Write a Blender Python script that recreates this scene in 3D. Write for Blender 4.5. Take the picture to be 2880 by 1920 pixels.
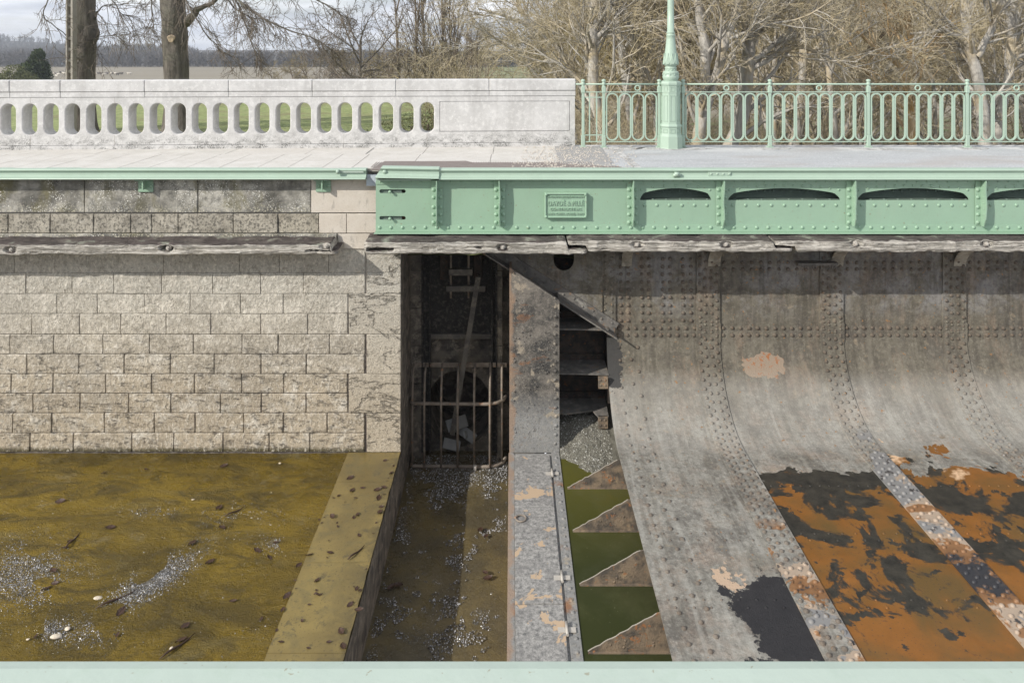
import bpy, math, random
import numpy as np
from mathutils import noise as mn, Vector
R = math.radians
PI = math.pi
F, HY, EYE = 2080.0, 130.0, 1.635
def X(px, Y): return (px-1440)*Y/F
def Z(py, Y): return EYE-(py-HY)*Y/F

# ------------------------------------------------------------------ camera, world, sun, exposure
sc = bpy.context.scene
for o in list(bpy.data.objects): bpy.data.objects.remove(o)
C = sc.collection
cam_d = bpy.data.cameras.new('camera'); cam = bpy.data.objects.new('camera', cam_d); C.objects.link(cam)
cam.location = (0, 0, EYE); cam.rotation_euler = (R(90), 0, 0)
cam_d.sensor_width = 36; cam_d.lens = 26.0; cam_d.shift_y = -(960-HY)/2880.0
cam_d.clip_start = 0.05; cam_d.clip_end = 6000
sc.camera = cam
sc.render.resolution_x = 1024; sc.render.resolution_y = 682
SUN = Vector((-1.45, -1.0, 1.03)).normalized()       # towards the sun
elev = math.asin(SUN.z); azim = math.atan2(SUN.x, SUN.y)
w = bpy.data.worlds.new('World'); sc.world = w; w.use_nodes = True
nt = w.node_tree; nt.nodes.clear()
wo = nt.nodes.new('ShaderNodeOutputWorld'); bg = nt.nodes.new('ShaderNodeBackground')
sky = nt.nodes.new('ShaderNodeTexSky'); sky.sky_type = 'NISHITA'; sky.sun_disc = False
sky.sun_elevation = elev; sky.sun_rotation = azim; sky.altitude = 150; sky.air_density = 1; sky.dust_density = 1.5
tc = nt.nodes.new('ShaderNodeTexCoord'); mp = nt.nodes.new('ShaderNodeMapping'); mp.inputs['Scale'].default_value = (1.6, 1.6, 9)
cn = nt.nodes.new('ShaderNodeTexNoise'); cn.inputs['Scale'].default_value = 2.2; cn.inputs['Detail'].default_value = 7; cn.inputs['Roughness'].default_value = .55
cr = nt.nodes.new('ShaderNodeValToRGB'); cr.color_ramp.elements[0].position = .26; cr.color_ramp.elements[1].position = .52
cl = nt.nodes.new('ShaderNodeValToRGB'); cl.color_ramp.elements[0].position = .33; cl.color_ramp.elements[1].position = .68
cl.color_ramp.elements[0].color = (5.6, 6.0, 6.9, 1); cl.color_ramp.elements[1].color = (9.6, 9.8, 10.2, 1)
n2 = nt.nodes.new('ShaderNodeTexNoise'); n2.inputs['Scale'].default_value = 4.6; n2.inputs['Detail'].default_value = 8
mx = nt.nodes.new('ShaderNodeMix'); mx.data_type = 'RGBA'
L = nt.links.new
L(tc.outputs['Generated'], mp.inputs[0]); L(mp.outputs[0], cn.inputs['Vector']); L(mp.outputs[0], n2.inputs['Vector'])
L(cn.outputs['Fac'], cr.inputs[0]); L(n2.outputs['Fac'], cl.inputs[0])
L(cr.outputs[0], mx.inputs['Factor']); L(sky.outputs[0], mx.inputs['A']); L(cl.outputs[0], mx.inputs['B'])
L(mx.outputs['Result'], bg.inputs[0]); bg.inputs[1].default_value = 0.108; L(bg.outputs[0], wo.inputs[0])
sd = bpy.data.lights.new('sun', 'SUN'); sd.energy = 3.9; sd.angle = R(0.5); sd.color = (1.0, .95, .87)
so = bpy.data.objects.new('sun', sd); C.objects.link(so); so.rotation_euler = SUN.to_track_quat('Z', 'Y').to_euler(); so.location = (-20, -14, 20)
sc.view_settings.view_transform = 'Standard'; sc.view_settings.look = 'None'; sc.view_settings.exposure = 0.17; sc.view_settings.gamma = 1
sc.view_settings.use_curve_mapping = False

# ------------------------------------------------------------------ mesh builder
class MB:
    def __init__(s): s.v = []; s.n = 0; s.f = []; s.sm = []; s.t = []; s.Q = []; s.tint = 0.5
    def add(s, vs, fs, smooth=False):
        vs = np.asarray(vs, float).reshape(-1, 3); b = s.n; s.v.append(vs); s.n += len(vs)
        for f in fs: s.f.append([i+b for i in f]); s.sm.append(smooth); s.t.append(s.tint)
        return s
    def box(s, x0, x1, y0, y1, z0, z1, c=0.0):
        if c <= 0:
            vs = [(x, y, z) for x in (x0, x1) for y in (y0, y1) for z in (z0, z1)]
            return s.add(vs, [(0,1,3,2),(4,6,7,5),(0,4,5,1),(2,3,7,6),(0,2,6,4),(1,5,7,3)])
        X_ = (x0, x1); Y_ = (y0, y1); Z_ = (z0, z1); vs = []; idx = {}
        for i in (0,1):
            for j in (0,1):
                for k in (0,1):
                    sx, sy, sz = (1-2*i)*c, (1-2*j)*c, (1-2*k)*c
                    p = (X_[i], Y_[j], Z_[k])
                    for a, q in (('x', (p[0], p[1]+sy, p[2]+sz)), ('y', (p[0]+sx, p[1], p[2]+sz)), ('z', (p[0]+sx, p[1]+sy, p[2]))):
                        idx[(i,j,k,a)] = len(vs); vs.append(q)
        fs = []
        for i in (0,1):
            fs.append([idx[(i,j,k,'x')] for j,k in ((0,0),(0,1),(1,1),(1,0))])
            fs.append([idx[(j,i,k,'y')] for j,k in ((0,0),(0,1),(1,1),(1,0))])
            fs.append([idx[(j,k,i,'z')] for j,k in ((0,0),(0,1),(1,1),(1,0))])
        for j in (0,1):
            for k in (0,1):
                fs.append([idx[(0,j,k,'y')], idx[(1,j,k,'y')], idx[(1,j,k,'z')], idx[(0,j,k,'z')]])
                fs.append([idx[(j,0,k,'x')], idx[(j,1,k,'x')], idx[(j,1,k,'z')], idx[(j,0,k,'z')]])
                fs.append([idx[(j,k,0,'x')], idx[(j,k,1,'x')], idx[(j,k,1,'y')], idx[(j,k,0,'y')]])
                for i in (0,1): fs.append([idx[(i,j,k,a)] for a in 'xyz'])
        return s.add(vs, fs)
    def prism(s, poly, axis, a, b, smooth=False):
        """poly: 2-D outline; axis 'x': (y,z) along x; 'y': (x,z) along y; 'z': (x,y) along z"""
        def q(p, t): return (t, p[0], p[1]) if axis == 'x' else ((p[0], t, p[1]) if axis == 'y' else (p[0], p[1], t))
        n = len(poly); vs = [q(p, a) for p in poly]+[q(p, b) for p in poly]
        s.add(vs, [(i, (i+1) % n, n+(i+1) % n, n+i) for i in range(n)], smooth)
        return s.add(vs, [tuple(range(n))[::-1], tuple(range(n, 2*n))])
    def tube(s, pts, rad, k=6, smooth=True, cap=True):
        P = np.asarray(pts, float); n = len(P)
        r = np.full(n, rad) if np.isscalar(rad) else np.asarray(rad, float)
        T = np.gradient(P, axis=0); T /= (np.linalg.norm(T, axis=1, keepdims=True)+1e-12)
        m = T.mean(axis=0); ref = np.eye(3)[np.argmin(np.abs(m))]
        U = np.cross(T, ref); U /= (np.linalg.norm(U, axis=1, keepdims=True)+1e-12); V = np.cross(T, U)
        a = np.arange(k)*2*PI/k+PI/k
        ring = P[:, None, :]+r[:, None, None]*(np.cos(a)[None, :, None]*U[:, None, :]+np.sin(a)[None, :, None]*V[:, None, :])
        b = s.n; s.v.append(ring.reshape(-1, 3)); s.n += n*k
        i = np.arange(n-1)[:, None]*k; j = np.arange(k)[None, :]; j2 = (j+1) % k
        q = np.stack([i+j, i+j2, i+k+j2, i+k+j], axis=-1).reshape(-1, 4)+b
        s.Q.append((q, smooth))
        if cap: s.f.append(list(range(b, b+k))[::-1]); s.f.append(list(range(b+(n-1)*k, b+n*k))); s.sm += [False]*2; s.t += [s.tint]*2
        return s
    def dome(s, p, nrm, r, h=None, k=8, tint=None):
        t0 = s.tint; s.tint = t0 if tint is None else tint; s.dome_(p, nrm, r, h, k); s.tint = t0; return s
    def dome_(s, p, nrm, r, h=None, k=8):
        h = h or r*.62; n = Vector(nrm).normalized(); u = n.orthogonal().normalized(); v = n.cross(u); p = Vector(p)
        vs = []
        for (rr, hh) in ((1, -.15), (.86, .55), (.45, .92)):
            for i in range(k): a = 2*PI*i/k; vs.append(p+u*(r*rr*math.cos(a))+v*(r*rr*math.sin(a))+n*(h*hh))
        vs.append(p+n*h); fs = []
        for q in (0, 1): fs += [(q*k+i, q*k+(i+1) % k, (q+1)*k+(i+1) % k, (q+1)*k+i) for i in range(k)]
        fs += [(2*k+i, 2*k+(i+1) % k, 3*k) for i in range(k)]
        return s.add([tuple(a) for a in vs], fs, True)
    def lathe(s, prof, cx, cy, k=16, smooth=True, rot=0):
        vs = [(cx+r*math.cos(rot+2*PI*i/k), cy+r*math.sin(rot+2*PI*i/k), z) for r, z in prof for i in range(k)]
        n = len(prof); s.add(vs, [(q*k+i, q*k+(i+1) % k, (q+1)*k+(i+1) % k, (q+1)*k+i) for q in range(n-1) for i in range(k)], smooth)
        return s.add(vs, [list(range(k))[::-1], [(n-1)*k+i for i in range(k)]])
    def grid(s, nu, nv, fn, smooth=True):
        vs = [fn(i/nu, j/nv) for j in range(nv+1) for i in range(nu+1)]
        return s.add(vs, [(j*(nu+1)+i, j*(nu+1)+i+1, (j+1)*(nu+1)+i+1, (j+1)*(nu+1)+i) for j in range(nv) for i in range(nu)], smooth)
    def build(s, name, mat, parent=None, loc=None):
        me = bpy.data.meshes.new(name); V = np.concatenate(s.v) if s.v else np.zeros((0, 3))
        off = np.zeros(3)
        if loc is None:
            if parent is None and len(V):
                off = np.array([(V[:,0].min()+V[:,0].max())/2, (V[:,1].min()+V[:,1].max())/2, V[:,2].min()])
            elif parent is not None: off = np.array(wloc(parent))
        else: off = np.array(loc, float)
        V = V-off
        fl = [len(f) for f in s.f]; lo = [i for f in s.f for i in f]
        sm = list(s.sm); ti = list(s.t)
        loops = [np.array(lo, dtype=np.int32)]; tot = [np.array(fl, dtype=np.int32)]; sms = [np.array(sm, bool)]
        for q, m in s.Q: loops.append(q.reshape(-1).astype(np.int32)); tot.append(np.full(len(q), 4, np.int32)); sms.append(np.full(len(q), m, bool))
        loops = np.concatenate(loops); tot = np.concatenate(tot); sms = np.concatenate(sms)
        st = np.concatenate([[0], np.cumsum(tot)[:-1]]).astype(np.int32)
        me.vertices.add(len(V)); me.vertices.foreach_set('co', V.reshape(-1).astype(np.float32))
        me.loops.add(len(loops)); me.loops.foreach_set('vertex_index', loops)
        me.polygons.add(len(tot)); me.polygons.foreach_set('loop_start', st)
        me.polygons.foreach_set('use_smooth', sms)
        at = me.attributes.new('tint', 'FLOAT', 'FACE'); tv = np.full(len(tot), .5, np.float32); tv[:len(ti)] = ti; at.data.foreach_set('value', tv)
        me.update(calc_edges=True); me.validate()
        if mat: me.materials.append(mat)
        o = bpy.data.objects.new(name, me); C.objects.link(o)
        if parent is not None: o.parent = parent; o.location = tuple(off-np.array(wloc(parent)))
        else: o.location = tuple(off)
        return o
def wloc(o):
    l = Vector((0, 0, 0))
    while o is not None: l += Vector(o.location); o = o.parent
    return tuple(l)
def thing(name, label, cat, loc=(0, 0, 0), group=None):
    o = bpy.data.objects.new(name, None); C.objects.link(o); o.location = loc; o.empty_display_size = .2
    o['label'] = label; o['category'] = cat
    if group: o['group'] = group
    return o
def tag(o, label, cat, group=None):
    o['label'] = label; o['category'] = cat
    if group: o['group'] = group
    return o
def struct(o): o['kind'] = 'structure'; return o
def stuff(o, label, cat): o['kind'] = 'stuff'; return tag(o, label, cat)
def copy_tree(o, parent=None):
    c = o.copy(); C.objects.link(c)
    if parent is not None: c.parent = parent
    for ch in list(o.children): copy_tree(ch, c)
    return c

# ------------------------------------------------------------------ material helpers
class Mat:
    def __init__(s, name):
        s.m = bpy.data.materials.new(name); s.m.use_nodes = True; s.nt = s.m.node_tree; s.nt.nodes.clear()
        s.out = s.nt.nodes.new('ShaderNodeOutputMaterial'); s.b = s.nt.nodes.new('ShaderNodeBsdfPrincipled')
        s.nt.links.new(s.b.outputs[0], s.out.inputs[0]); g = s.nt.nodes.new('ShaderNodeNewGeometry'); s.pos = g.outputs['Position']; s.nrm = g.outputs['Normal']
        s.sep = s.node('ShaderNodeSeparateXYZ', Vector=s.pos)
        s.x, s.y, s.z = s.sep.outputs[:3]
    def put(s, sock, v):
        if isinstance(v, bpy.types.NodeSocket): s.nt.links.new(v, sock)
        elif isinstance(v, (tuple, list)) and len(v) == 3 and sock.type == 'RGBA': sock.default_value = (*v, 1)
        else: sock.default_value = v
    def node(s, t, **k):
        n = s.nt.nodes.new(t)
        for a, v in k.items(): s.put(n.inputs[a.replace('_', ' ')], v)
        return n
    def map(s, scale=(1, 1, 1), rot=(0, 0, 0), vec=None):
        n = s.node('ShaderNodeMapping', Vector=vec or s.pos); n.inputs['Scale'].default_value = scale; n.inputs['Rotation'].default_value = rot; return n.outputs[0]
    def noise(s, scale, detail=4, rough=.55, dist=0, vec=None):
        return s.node('ShaderNodeTexNoise', Vector=vec or s.pos, Scale=scale, Detail=detail, Roughness=rough, Distortion=dist).outputs['Fac']
    def vor(s, scale, feat='F1', vec=None, out='Distance', rnd=1):
        n = s.node('ShaderNodeTexVoronoi', Vector=vec or s.pos, Scale=scale, Randomness=rnd); n.feature = feat; return n.outputs[out]
    def ramp(s, f, *st):
        n = s.node('ShaderNodeValToRGB', Fac=f); e = n.color_ramp.elements
        while len(e) < len(st): e.new(.5)
        for el, (p, c) in zip(e, st):
            el.position = p; el.color = (c, c, c, 1) if np.isscalar(c) else (*c, 1)
        return n.outputs[0]
    def mix(s, f, a, b, mode='MIX'):
        n = s.nt.nodes.new('ShaderNodeMix'); n.data_type = 'RGBA'; n.blend_type = mode
        s.put(n.inputs[0], f); s.put(n.inputs[6], a if not np.isscalar(a) or isinstance(a, bpy.types.NodeSocket) else (a,)*3)
        s.put(n.inputs[7], b if not np.isscalar(b) or isinstance(b, bpy.types.NodeSocket) else (b,)*3); return n.outputs[2]
    def math(s, op, a, b=0.0, clamp=False):
        n = s.nt.nodes.new('ShaderNodeMath'); n.operation = op; n.use_clamp = clamp; s.put(n.inputs[0], a); s.put(n.inputs[1], b); return n.outputs[0]
    def rng(s, v, a, b, c=0.0, d=1.0):
        n = s.node('ShaderNodeMapRange', Value=v); n.inputs[1].default_value = a; n.inputs[2].default_value = b; n.inputs[3].default_value = c; n.inputs[4].default_value = d; return n.outputs[0]
    def attr(s, name='tint'):
        n = s.nt.nodes.new('ShaderNodeAttribute'); n.attribute_name = name; return n.outputs['Fac']
    def bump(s, h, strength=.5, dist=.01, normal=None):
        n = s.node('ShaderNodeBump', Height=h, Strength=strength, Distance=dist)
        if normal is not None: s.put(n.inputs['Normal'], normal)
        return n.outputs[0]
    def fin(s, col, rough=.8, normal=None, **k):
        s.put(s.b.inputs['Base Color'], col); s.put(s.b.inputs['Roughness'], rough)
        if normal is not None: s.put(s.b.inputs['Normal'], normal)
        for a, v in k.items(): s.put(s.b.inputs[a.replace('_', ' ')], v)
        return s.m
def patch(m, scale, lo, hi, detail=6, rough=.6, dist=.3, vec=None):  # soft edged patches
    return m.ramp(m.noise(scale, detail, rough, dist, vec), (lo, 0.0), (hi, 1.0))

def mat_masonry():
    m = Mat('coursed limestone')
    low = m.rng(m.z, -1.5, -3.0)
    c = m.mix(low, (.66, .635, .565), (.55, .47, .355))
    c = m.mix(m.rng(m.attr(), 0, 1, .0, .42), c, m.mix(low, (.42, .40, .35), (.36, .30, .225)))
    c = m.mix(patch(m, 4.5, .5, .64, 7, .7), c, (.76, .71, .62))
    c = m.mix(m.math('MULTIPLY', patch(m, 2.6, .50, .64, 7, .7, vec=m.map((1, 1, 1.5), (0, 0, 2))), .38), c, (.32, .28, .22))
    spots = m.math('MULTIPLY', patch(m, 15, .50, .60, 8, .7), m.math('ADD', m.ramp(m.noise(1.7, 3), (.35, .1), (.65, .85)), .12))
    c = m.mix(m.math('MULTIPLY', spots, .6), c, (.13, .115, .09))
    c = m.mix(m.math('MULTIPLY', patch(m, 34, .60, .66, 3), .6), c, (.10, .09, .075))
    c = m.mix(m.math('MULTIPLY', patch(m, 1.9, .62, .72), m.rng(m.z, -2.2, -1.0)), c, (.20, .175, .13))
    c = m.mix(m.math('MULTIPLY', m.math('MULTIPLY', patch(m, 1.3, .42, .58, 6, .6, vec=m.map((.5, 1, 1.4))), m.rng(m.z, -3.5, -3.0)), .38), c, (.34, .31, .26))
    c = m.mix(m.rng(m.math('ADD', m.z, m.rng(m.noise(6, 5), .3, .7, -.02, .02)), -3.77, -3.82), c, (.10, .085, .04))
    tool = m.noise(27, 6, .75, .7, m.map((1, 1, .55), (0, R(28), 0)))
    c = m.mix(m.math('MULTIPLY', m.ramp(tool, (.36, 1.0), (.47, 0.0)), .42), c, (.20, .18, .145))
    c = m.mix(m.math('MULTIPLY', m.ramp(tool, (.52, 0.0), (.62, 1.0)), .55), c, (.88, .83, .73))
    vein = m.ramp(m.math('ABSOLUTE', m.math('SUBTRACT', m.noise(1.8, 6, .6, .4, m.map((.6, 1, 2.4))), .5)), (.004, 1.0), (.030, 0.0))
    vein = m.math('MULTIPLY', m.math('MULTIPLY', vein, m.ramp(m.noise(9, 6, .75), (.44, 0.0), (.56, 1.0))), m.rng(m.z, -2.0, -2.6))
    c = m.mix(m.math('MULTIPLY', vein, .85), c, (.09, .08, .065))
    rough = m.noise(16, 6, .65, .4)
    h = m.math('ADD', m.math('MULTIPLY', tool, 1.0), m.math('MULTIPLY', rough, 1.0))
    return m.fin(c, .92, m.bump(h, .8, .03))
def mat_quoin():
    m = Mat('cracked quoin stone')
    c = m.mix(m.rng(m.z, -1.4, -3.2), (.58, .56, .50), (.51, .445, .345))
    c = m.mix(m.rng(m.attr(), 0, 1, 0, .25), c, (.34, .30, .24))
    c = m.mix(m.math('MULTIPLY', patch(m, 9, .5, .7), .5), c, (.60, .54, .45))
    crack = m.ramp(m.vor(3.2, 'DISTANCE_TO_EDGE', m.node('ShaderNodeVectorMath', **{}).outputs[0] if False else m.map((.55, 1, 1.6))), (.0, 1.0), (.035, 0.0))
    wig = m.noise(7, 5, .7)
    cr = m.ramp(m.math('ABSOLUTE', m.math('SUBTRACT', m.noise(1.5, 6, .6, .5, m.map((.8, 1, 1.9))), .5)), (.001, 1.0), (.016, 0.0))
    cr = m.math('MULTIPLY', cr, m.ramp(wig, (.38, 0.0), (.52, 1.0)))
    c = m.mix(m.math('MULTIPLY', m.math('MULTIPLY', cr, m.noise(40, 4, .8)), 1.1), c, (.10, .09, .075))
    c = m.mix(m.math('MULTIPLY', patch(m, 22, .50, .62, 7, .75), .5), c, (.16, .14, .11))
    c = m.mix(m.math('MULTIPLY', patch(m, 30, .54, .62, 7, .75, vec=m.map((1, 1, 1), (0, 1, 0))), .5), c, (.66, .60, .50))
    c = m.mix(m.math('MULTIPLY', patch(m, 60, .58, .64, 3), .6), c, (.12, .10, .08))
    h = m.math('SUBTRACT', m.noise(34, 7, .7), m.math('MULTIPLY', cr, 1.0))
    return m.fin(c, .92, m.bump(h, 1.0, .022))
def mat_lichen_slab():
    m = Mat('lichen blackened coping')
    c = m.mix(patch(m, 1.7, .44, .60, 7, .65, vec=m.map((.8, 1, 1.2))), (.46, .44, .39), (.105, .10, .09))
    c = m.mix(patch(m, 13, .46, .66), c, (.20, .195, .175))
    c = m.mix(m.math('MULTIPLY', patch(m, 2.9, .5, .66, vec=m.map((1, 1, .6))), .7), c, (.17, .15, .055))
    top = m.ramp(m.noise(3.5, 5, .6, .2, m.map((1, 1, .35))), (.42, 0.0), (.6, 1.0))
    c = m.mix(m.math('MULTIPLY', top, .5), c, (.08, .078, .065))
    dot = m.ramp(m.vor(24), (.17, 1.0), (.23, 0.0))
    dot = m.math('MAXIMUM', dot, m.ramp(m.vor(46), (.20, 1.0), (.28, 0.0)))
    dot = m.math('MULTIPLY', dot, m.ramp(m.noise(2.2, 3), (.47, 0.0), (.55, 1.0)))
    c = m.mix(dot, c, (.68, .67, .62))
    c = m.mix(m.math('MULTIPLY', m.math('MULTIPLY', patch(m, 45, .56, .6, 2), m.rng(m.z, -.45, -.62)), .8), c, (.62, .58, .45))
    return m.fin(c, .93, m.bump(m.noise(38, 6, .68), .8, .014))
def mat_rough_course():
    m = Mat('rough dressed course')
    c = m.mix(patch(m, 4, .4, .65), (.56, .52, .44), (.30, .275, .23))
    c = m.mix(m.rng(m.attr(), 0, 1, 0, .5), c, (.47, .42, .32))
    c = m.mix(m.math('MULTIPLY', patch(m, 30, .48, .6), .75), c, (.10, .095, .08))
    c = m.mix(patch(m, 6, .62, .72), c, (.66, .62, .54))
    t = m.noise(60, 6, .7, .8, m.map((1, 1, .55), (0, R(-30), 0)))
    return m.fin(c, .93, m.bump(t, 1.0, .03))
def mat_cream():
    m = Mat('cream replacement stone')
    c = m.mix(patch(m, 3, .35, .7), (.64, .59, .52), (.56, .50, .42))
    c = m.mix(m.math('MULTIPLY', patch(m, 5, .56, .7, vec=m.map((1.4, 1, .5))), .75), c, (.17, .16, .14))
    c = m.mix(m.math('MULTIPLY', patch(m, 90, .6, .66, 2), .5), c, (.28, .24, .18))
    return m.fin(c, .9, m.bump(m.noise(75, 5, .7), .7, .006))
def mat_mortar():
    m = Mat('mortar')
    c = m.mix(m.rng(m.z, -1.7, -2.3), (.36, .33, .29), (.10, .085, .078)); c = m.mix(m.math('MULTIPLY', patch(m, 8, .45, .6), .6), c, (.30, .27, .23))
    return m.fin(c, .95, m.bump(m.noise(90, 4), .5, .005))
def mat_parapet():
    m = Mat('pale parapet stone')
    c = m.mix(patch(m, 2.6, .38, .66, 6, .65), (.58, .572, .56), (.47, .463, .45))
    c = m.mix(m.math('MULTIPLY', patch(m, 14, .5, .62, 6), .45), c, (.70, .69, .67))
    c = m.mix(m.math('MULTIPLY', m.ramp(m.vor(14), (.10, 1.0), (.16, 0.0)), .5), c, (.78, .77, .75))
    c = m.mix(m.math('MULTIPLY', m.ramp(m.noise(1, 5, .65, .3, m.map((7, 1, .8))), (.52, 0.0), (.66, 1.0)), .35), c, (.38, .37, .355))
    low = m.math('MULTIPLY', m.rng(m.z, .30, .06), patch(m, 7, .44, .58, 7, .7, vec=m.map((1, 1, 1.6))))
    c = m.mix(m.math('MULTIPLY', low, m.ramp(m.noise(60, 4, .7), (.42, 0.0), (.56, .9))), c, (.08, .08, .075))
    c = m.mix(m.math('MULTIPLY', patch(m, 75, .62, .67, 3), .45), c, (.25, .24, .23))
    return m.fin(c, .85, m.bump(m.noise(55, 5, .65), .45, .005))
def mat_path():
    m = Mat('pale flagstone')
    c = m.mix(patch(m, 3, .35, .7), (.60, .58, .545), (.49, .47, .43))
    c = m.mix(m.rng(m.attr(), 0, 1, 0, .35), c, (.56, .53, .49))
    c = m.mix(m.math('MULTIPLY', patch(m, 18, .56, .64, 6), .4), c, (.42, .38, .33))
    return m.fin(c, .85, m.bump(m.noise(50, 5), .4, .004))
def mat_asphalt():
    m = Mat('worn grey asphalt')
    c = m.mix(m.ramp(m.noise(70, 4, .85), (.35, 0.0), (.65, 1.0)), (.25, .262, .272), (.62, .63, .635))
    c = m.mix(m.math('MULTIPLY', patch(m, 3, .45, .65, 7, .7, vec=m.map((.3, 1, 1))), .5), c, (.30, .305, .31))
    c = m.mix(m.math('MULTIPLY', patch(m, 25, .56, .64, 4, .8), .6), c, (.75, .75, .74))
    c = m.mix(m.math('MULTIPLY', patch(m, 1.2, .5, .66, vec=m.map((.4, 1, 1))), .6), c, (.40, .36, .33))
    c = m.mix(m.math('MULTIPLY', m.math('MULTIPLY', m.rng(m.y, 11.3, 11.8), patch(m, 1.6, .48, .58)), .8), c, (.62, .61, .60))
    return m.fin(c, .85, m.bump(m.noise(150, 3), .8, .006))
def mat_mint(name='mint green paint', dirty=.42, pale=0.0):
    m = Mat(name)
    a = (.300+.135*pale, .445+.07*pale, .325+.125*pale)
    c = m.mix(patch(m, 1.5, .3, .75), a, tuple(v*.90 for v in a))
    c = m.mix(m.math('MULTIPLY', patch(m, 9, .55, .75, 7, .7, vec=m.map((1, 1, .4))), dirty), c, (.30, .40, .30))
    c = m.mix(m.math('MULTIPLY', patch(m, 34, .68, .71, 3), dirty*2), c, (.24, .20, .12))
    h = m.math('ADD', m.noise(7, 3), m.math('MULTIPLY', m.noise(90, 3), .12))
    return m.fin(c, m.ramp(m.noise(5, 4), (.3, .38), (.7, .55)), m.bump(h, .35, .01))
def mat_wood():
    m = Mat('weathered grey timber')
    g = m.noise(38, 6, .7, .5, m.map((.07, 1, 1.5)))
    c = m.ramp(g, (.28, (.16, .14, .12)), (.40, (.44, .41, .36)), (.58, (.60, .57, .51)), (.8, (.70, .68, .63)))
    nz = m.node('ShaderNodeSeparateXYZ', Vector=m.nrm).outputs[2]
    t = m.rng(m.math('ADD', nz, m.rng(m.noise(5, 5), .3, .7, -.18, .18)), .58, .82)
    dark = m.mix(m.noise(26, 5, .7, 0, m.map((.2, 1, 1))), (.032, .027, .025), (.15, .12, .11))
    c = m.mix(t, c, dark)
    c = m.mix(m.math('MULTIPLY', m.math('MULTIPLY', t, patch(m, 4, .58, .66)), .6), c, (.35, .38, .30))
    crack = m.ramp(m.math('ABSOLUTE', m.math('SUBTRACT', m.noise(24, 5, .62, .8, m.map((.05, 1, 1.3))), .5)), (.012, 0.0), (.045, 1.0))
    crack = m.math('MAXIMUM', crack, m.ramp(m.noise(4, 4, .7), (.46, 0.0), (.58, 1.0)))
    c = m.mix(crack, m.mix(.2, c, (.03, .025, .02)), c)
    c = m.mix(m.math('MULTIPLY', patch(m, 10, .50, .62, 6, .7, vec=m.map((.3, 1, 1))), .45), c, (.24, .215, .18))
    h = m.math('ADD', g, m.math('MULTIPLY', crack, .6))
    return m.fin(c, .9, m.bump(h, 1.0, .022))
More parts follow.
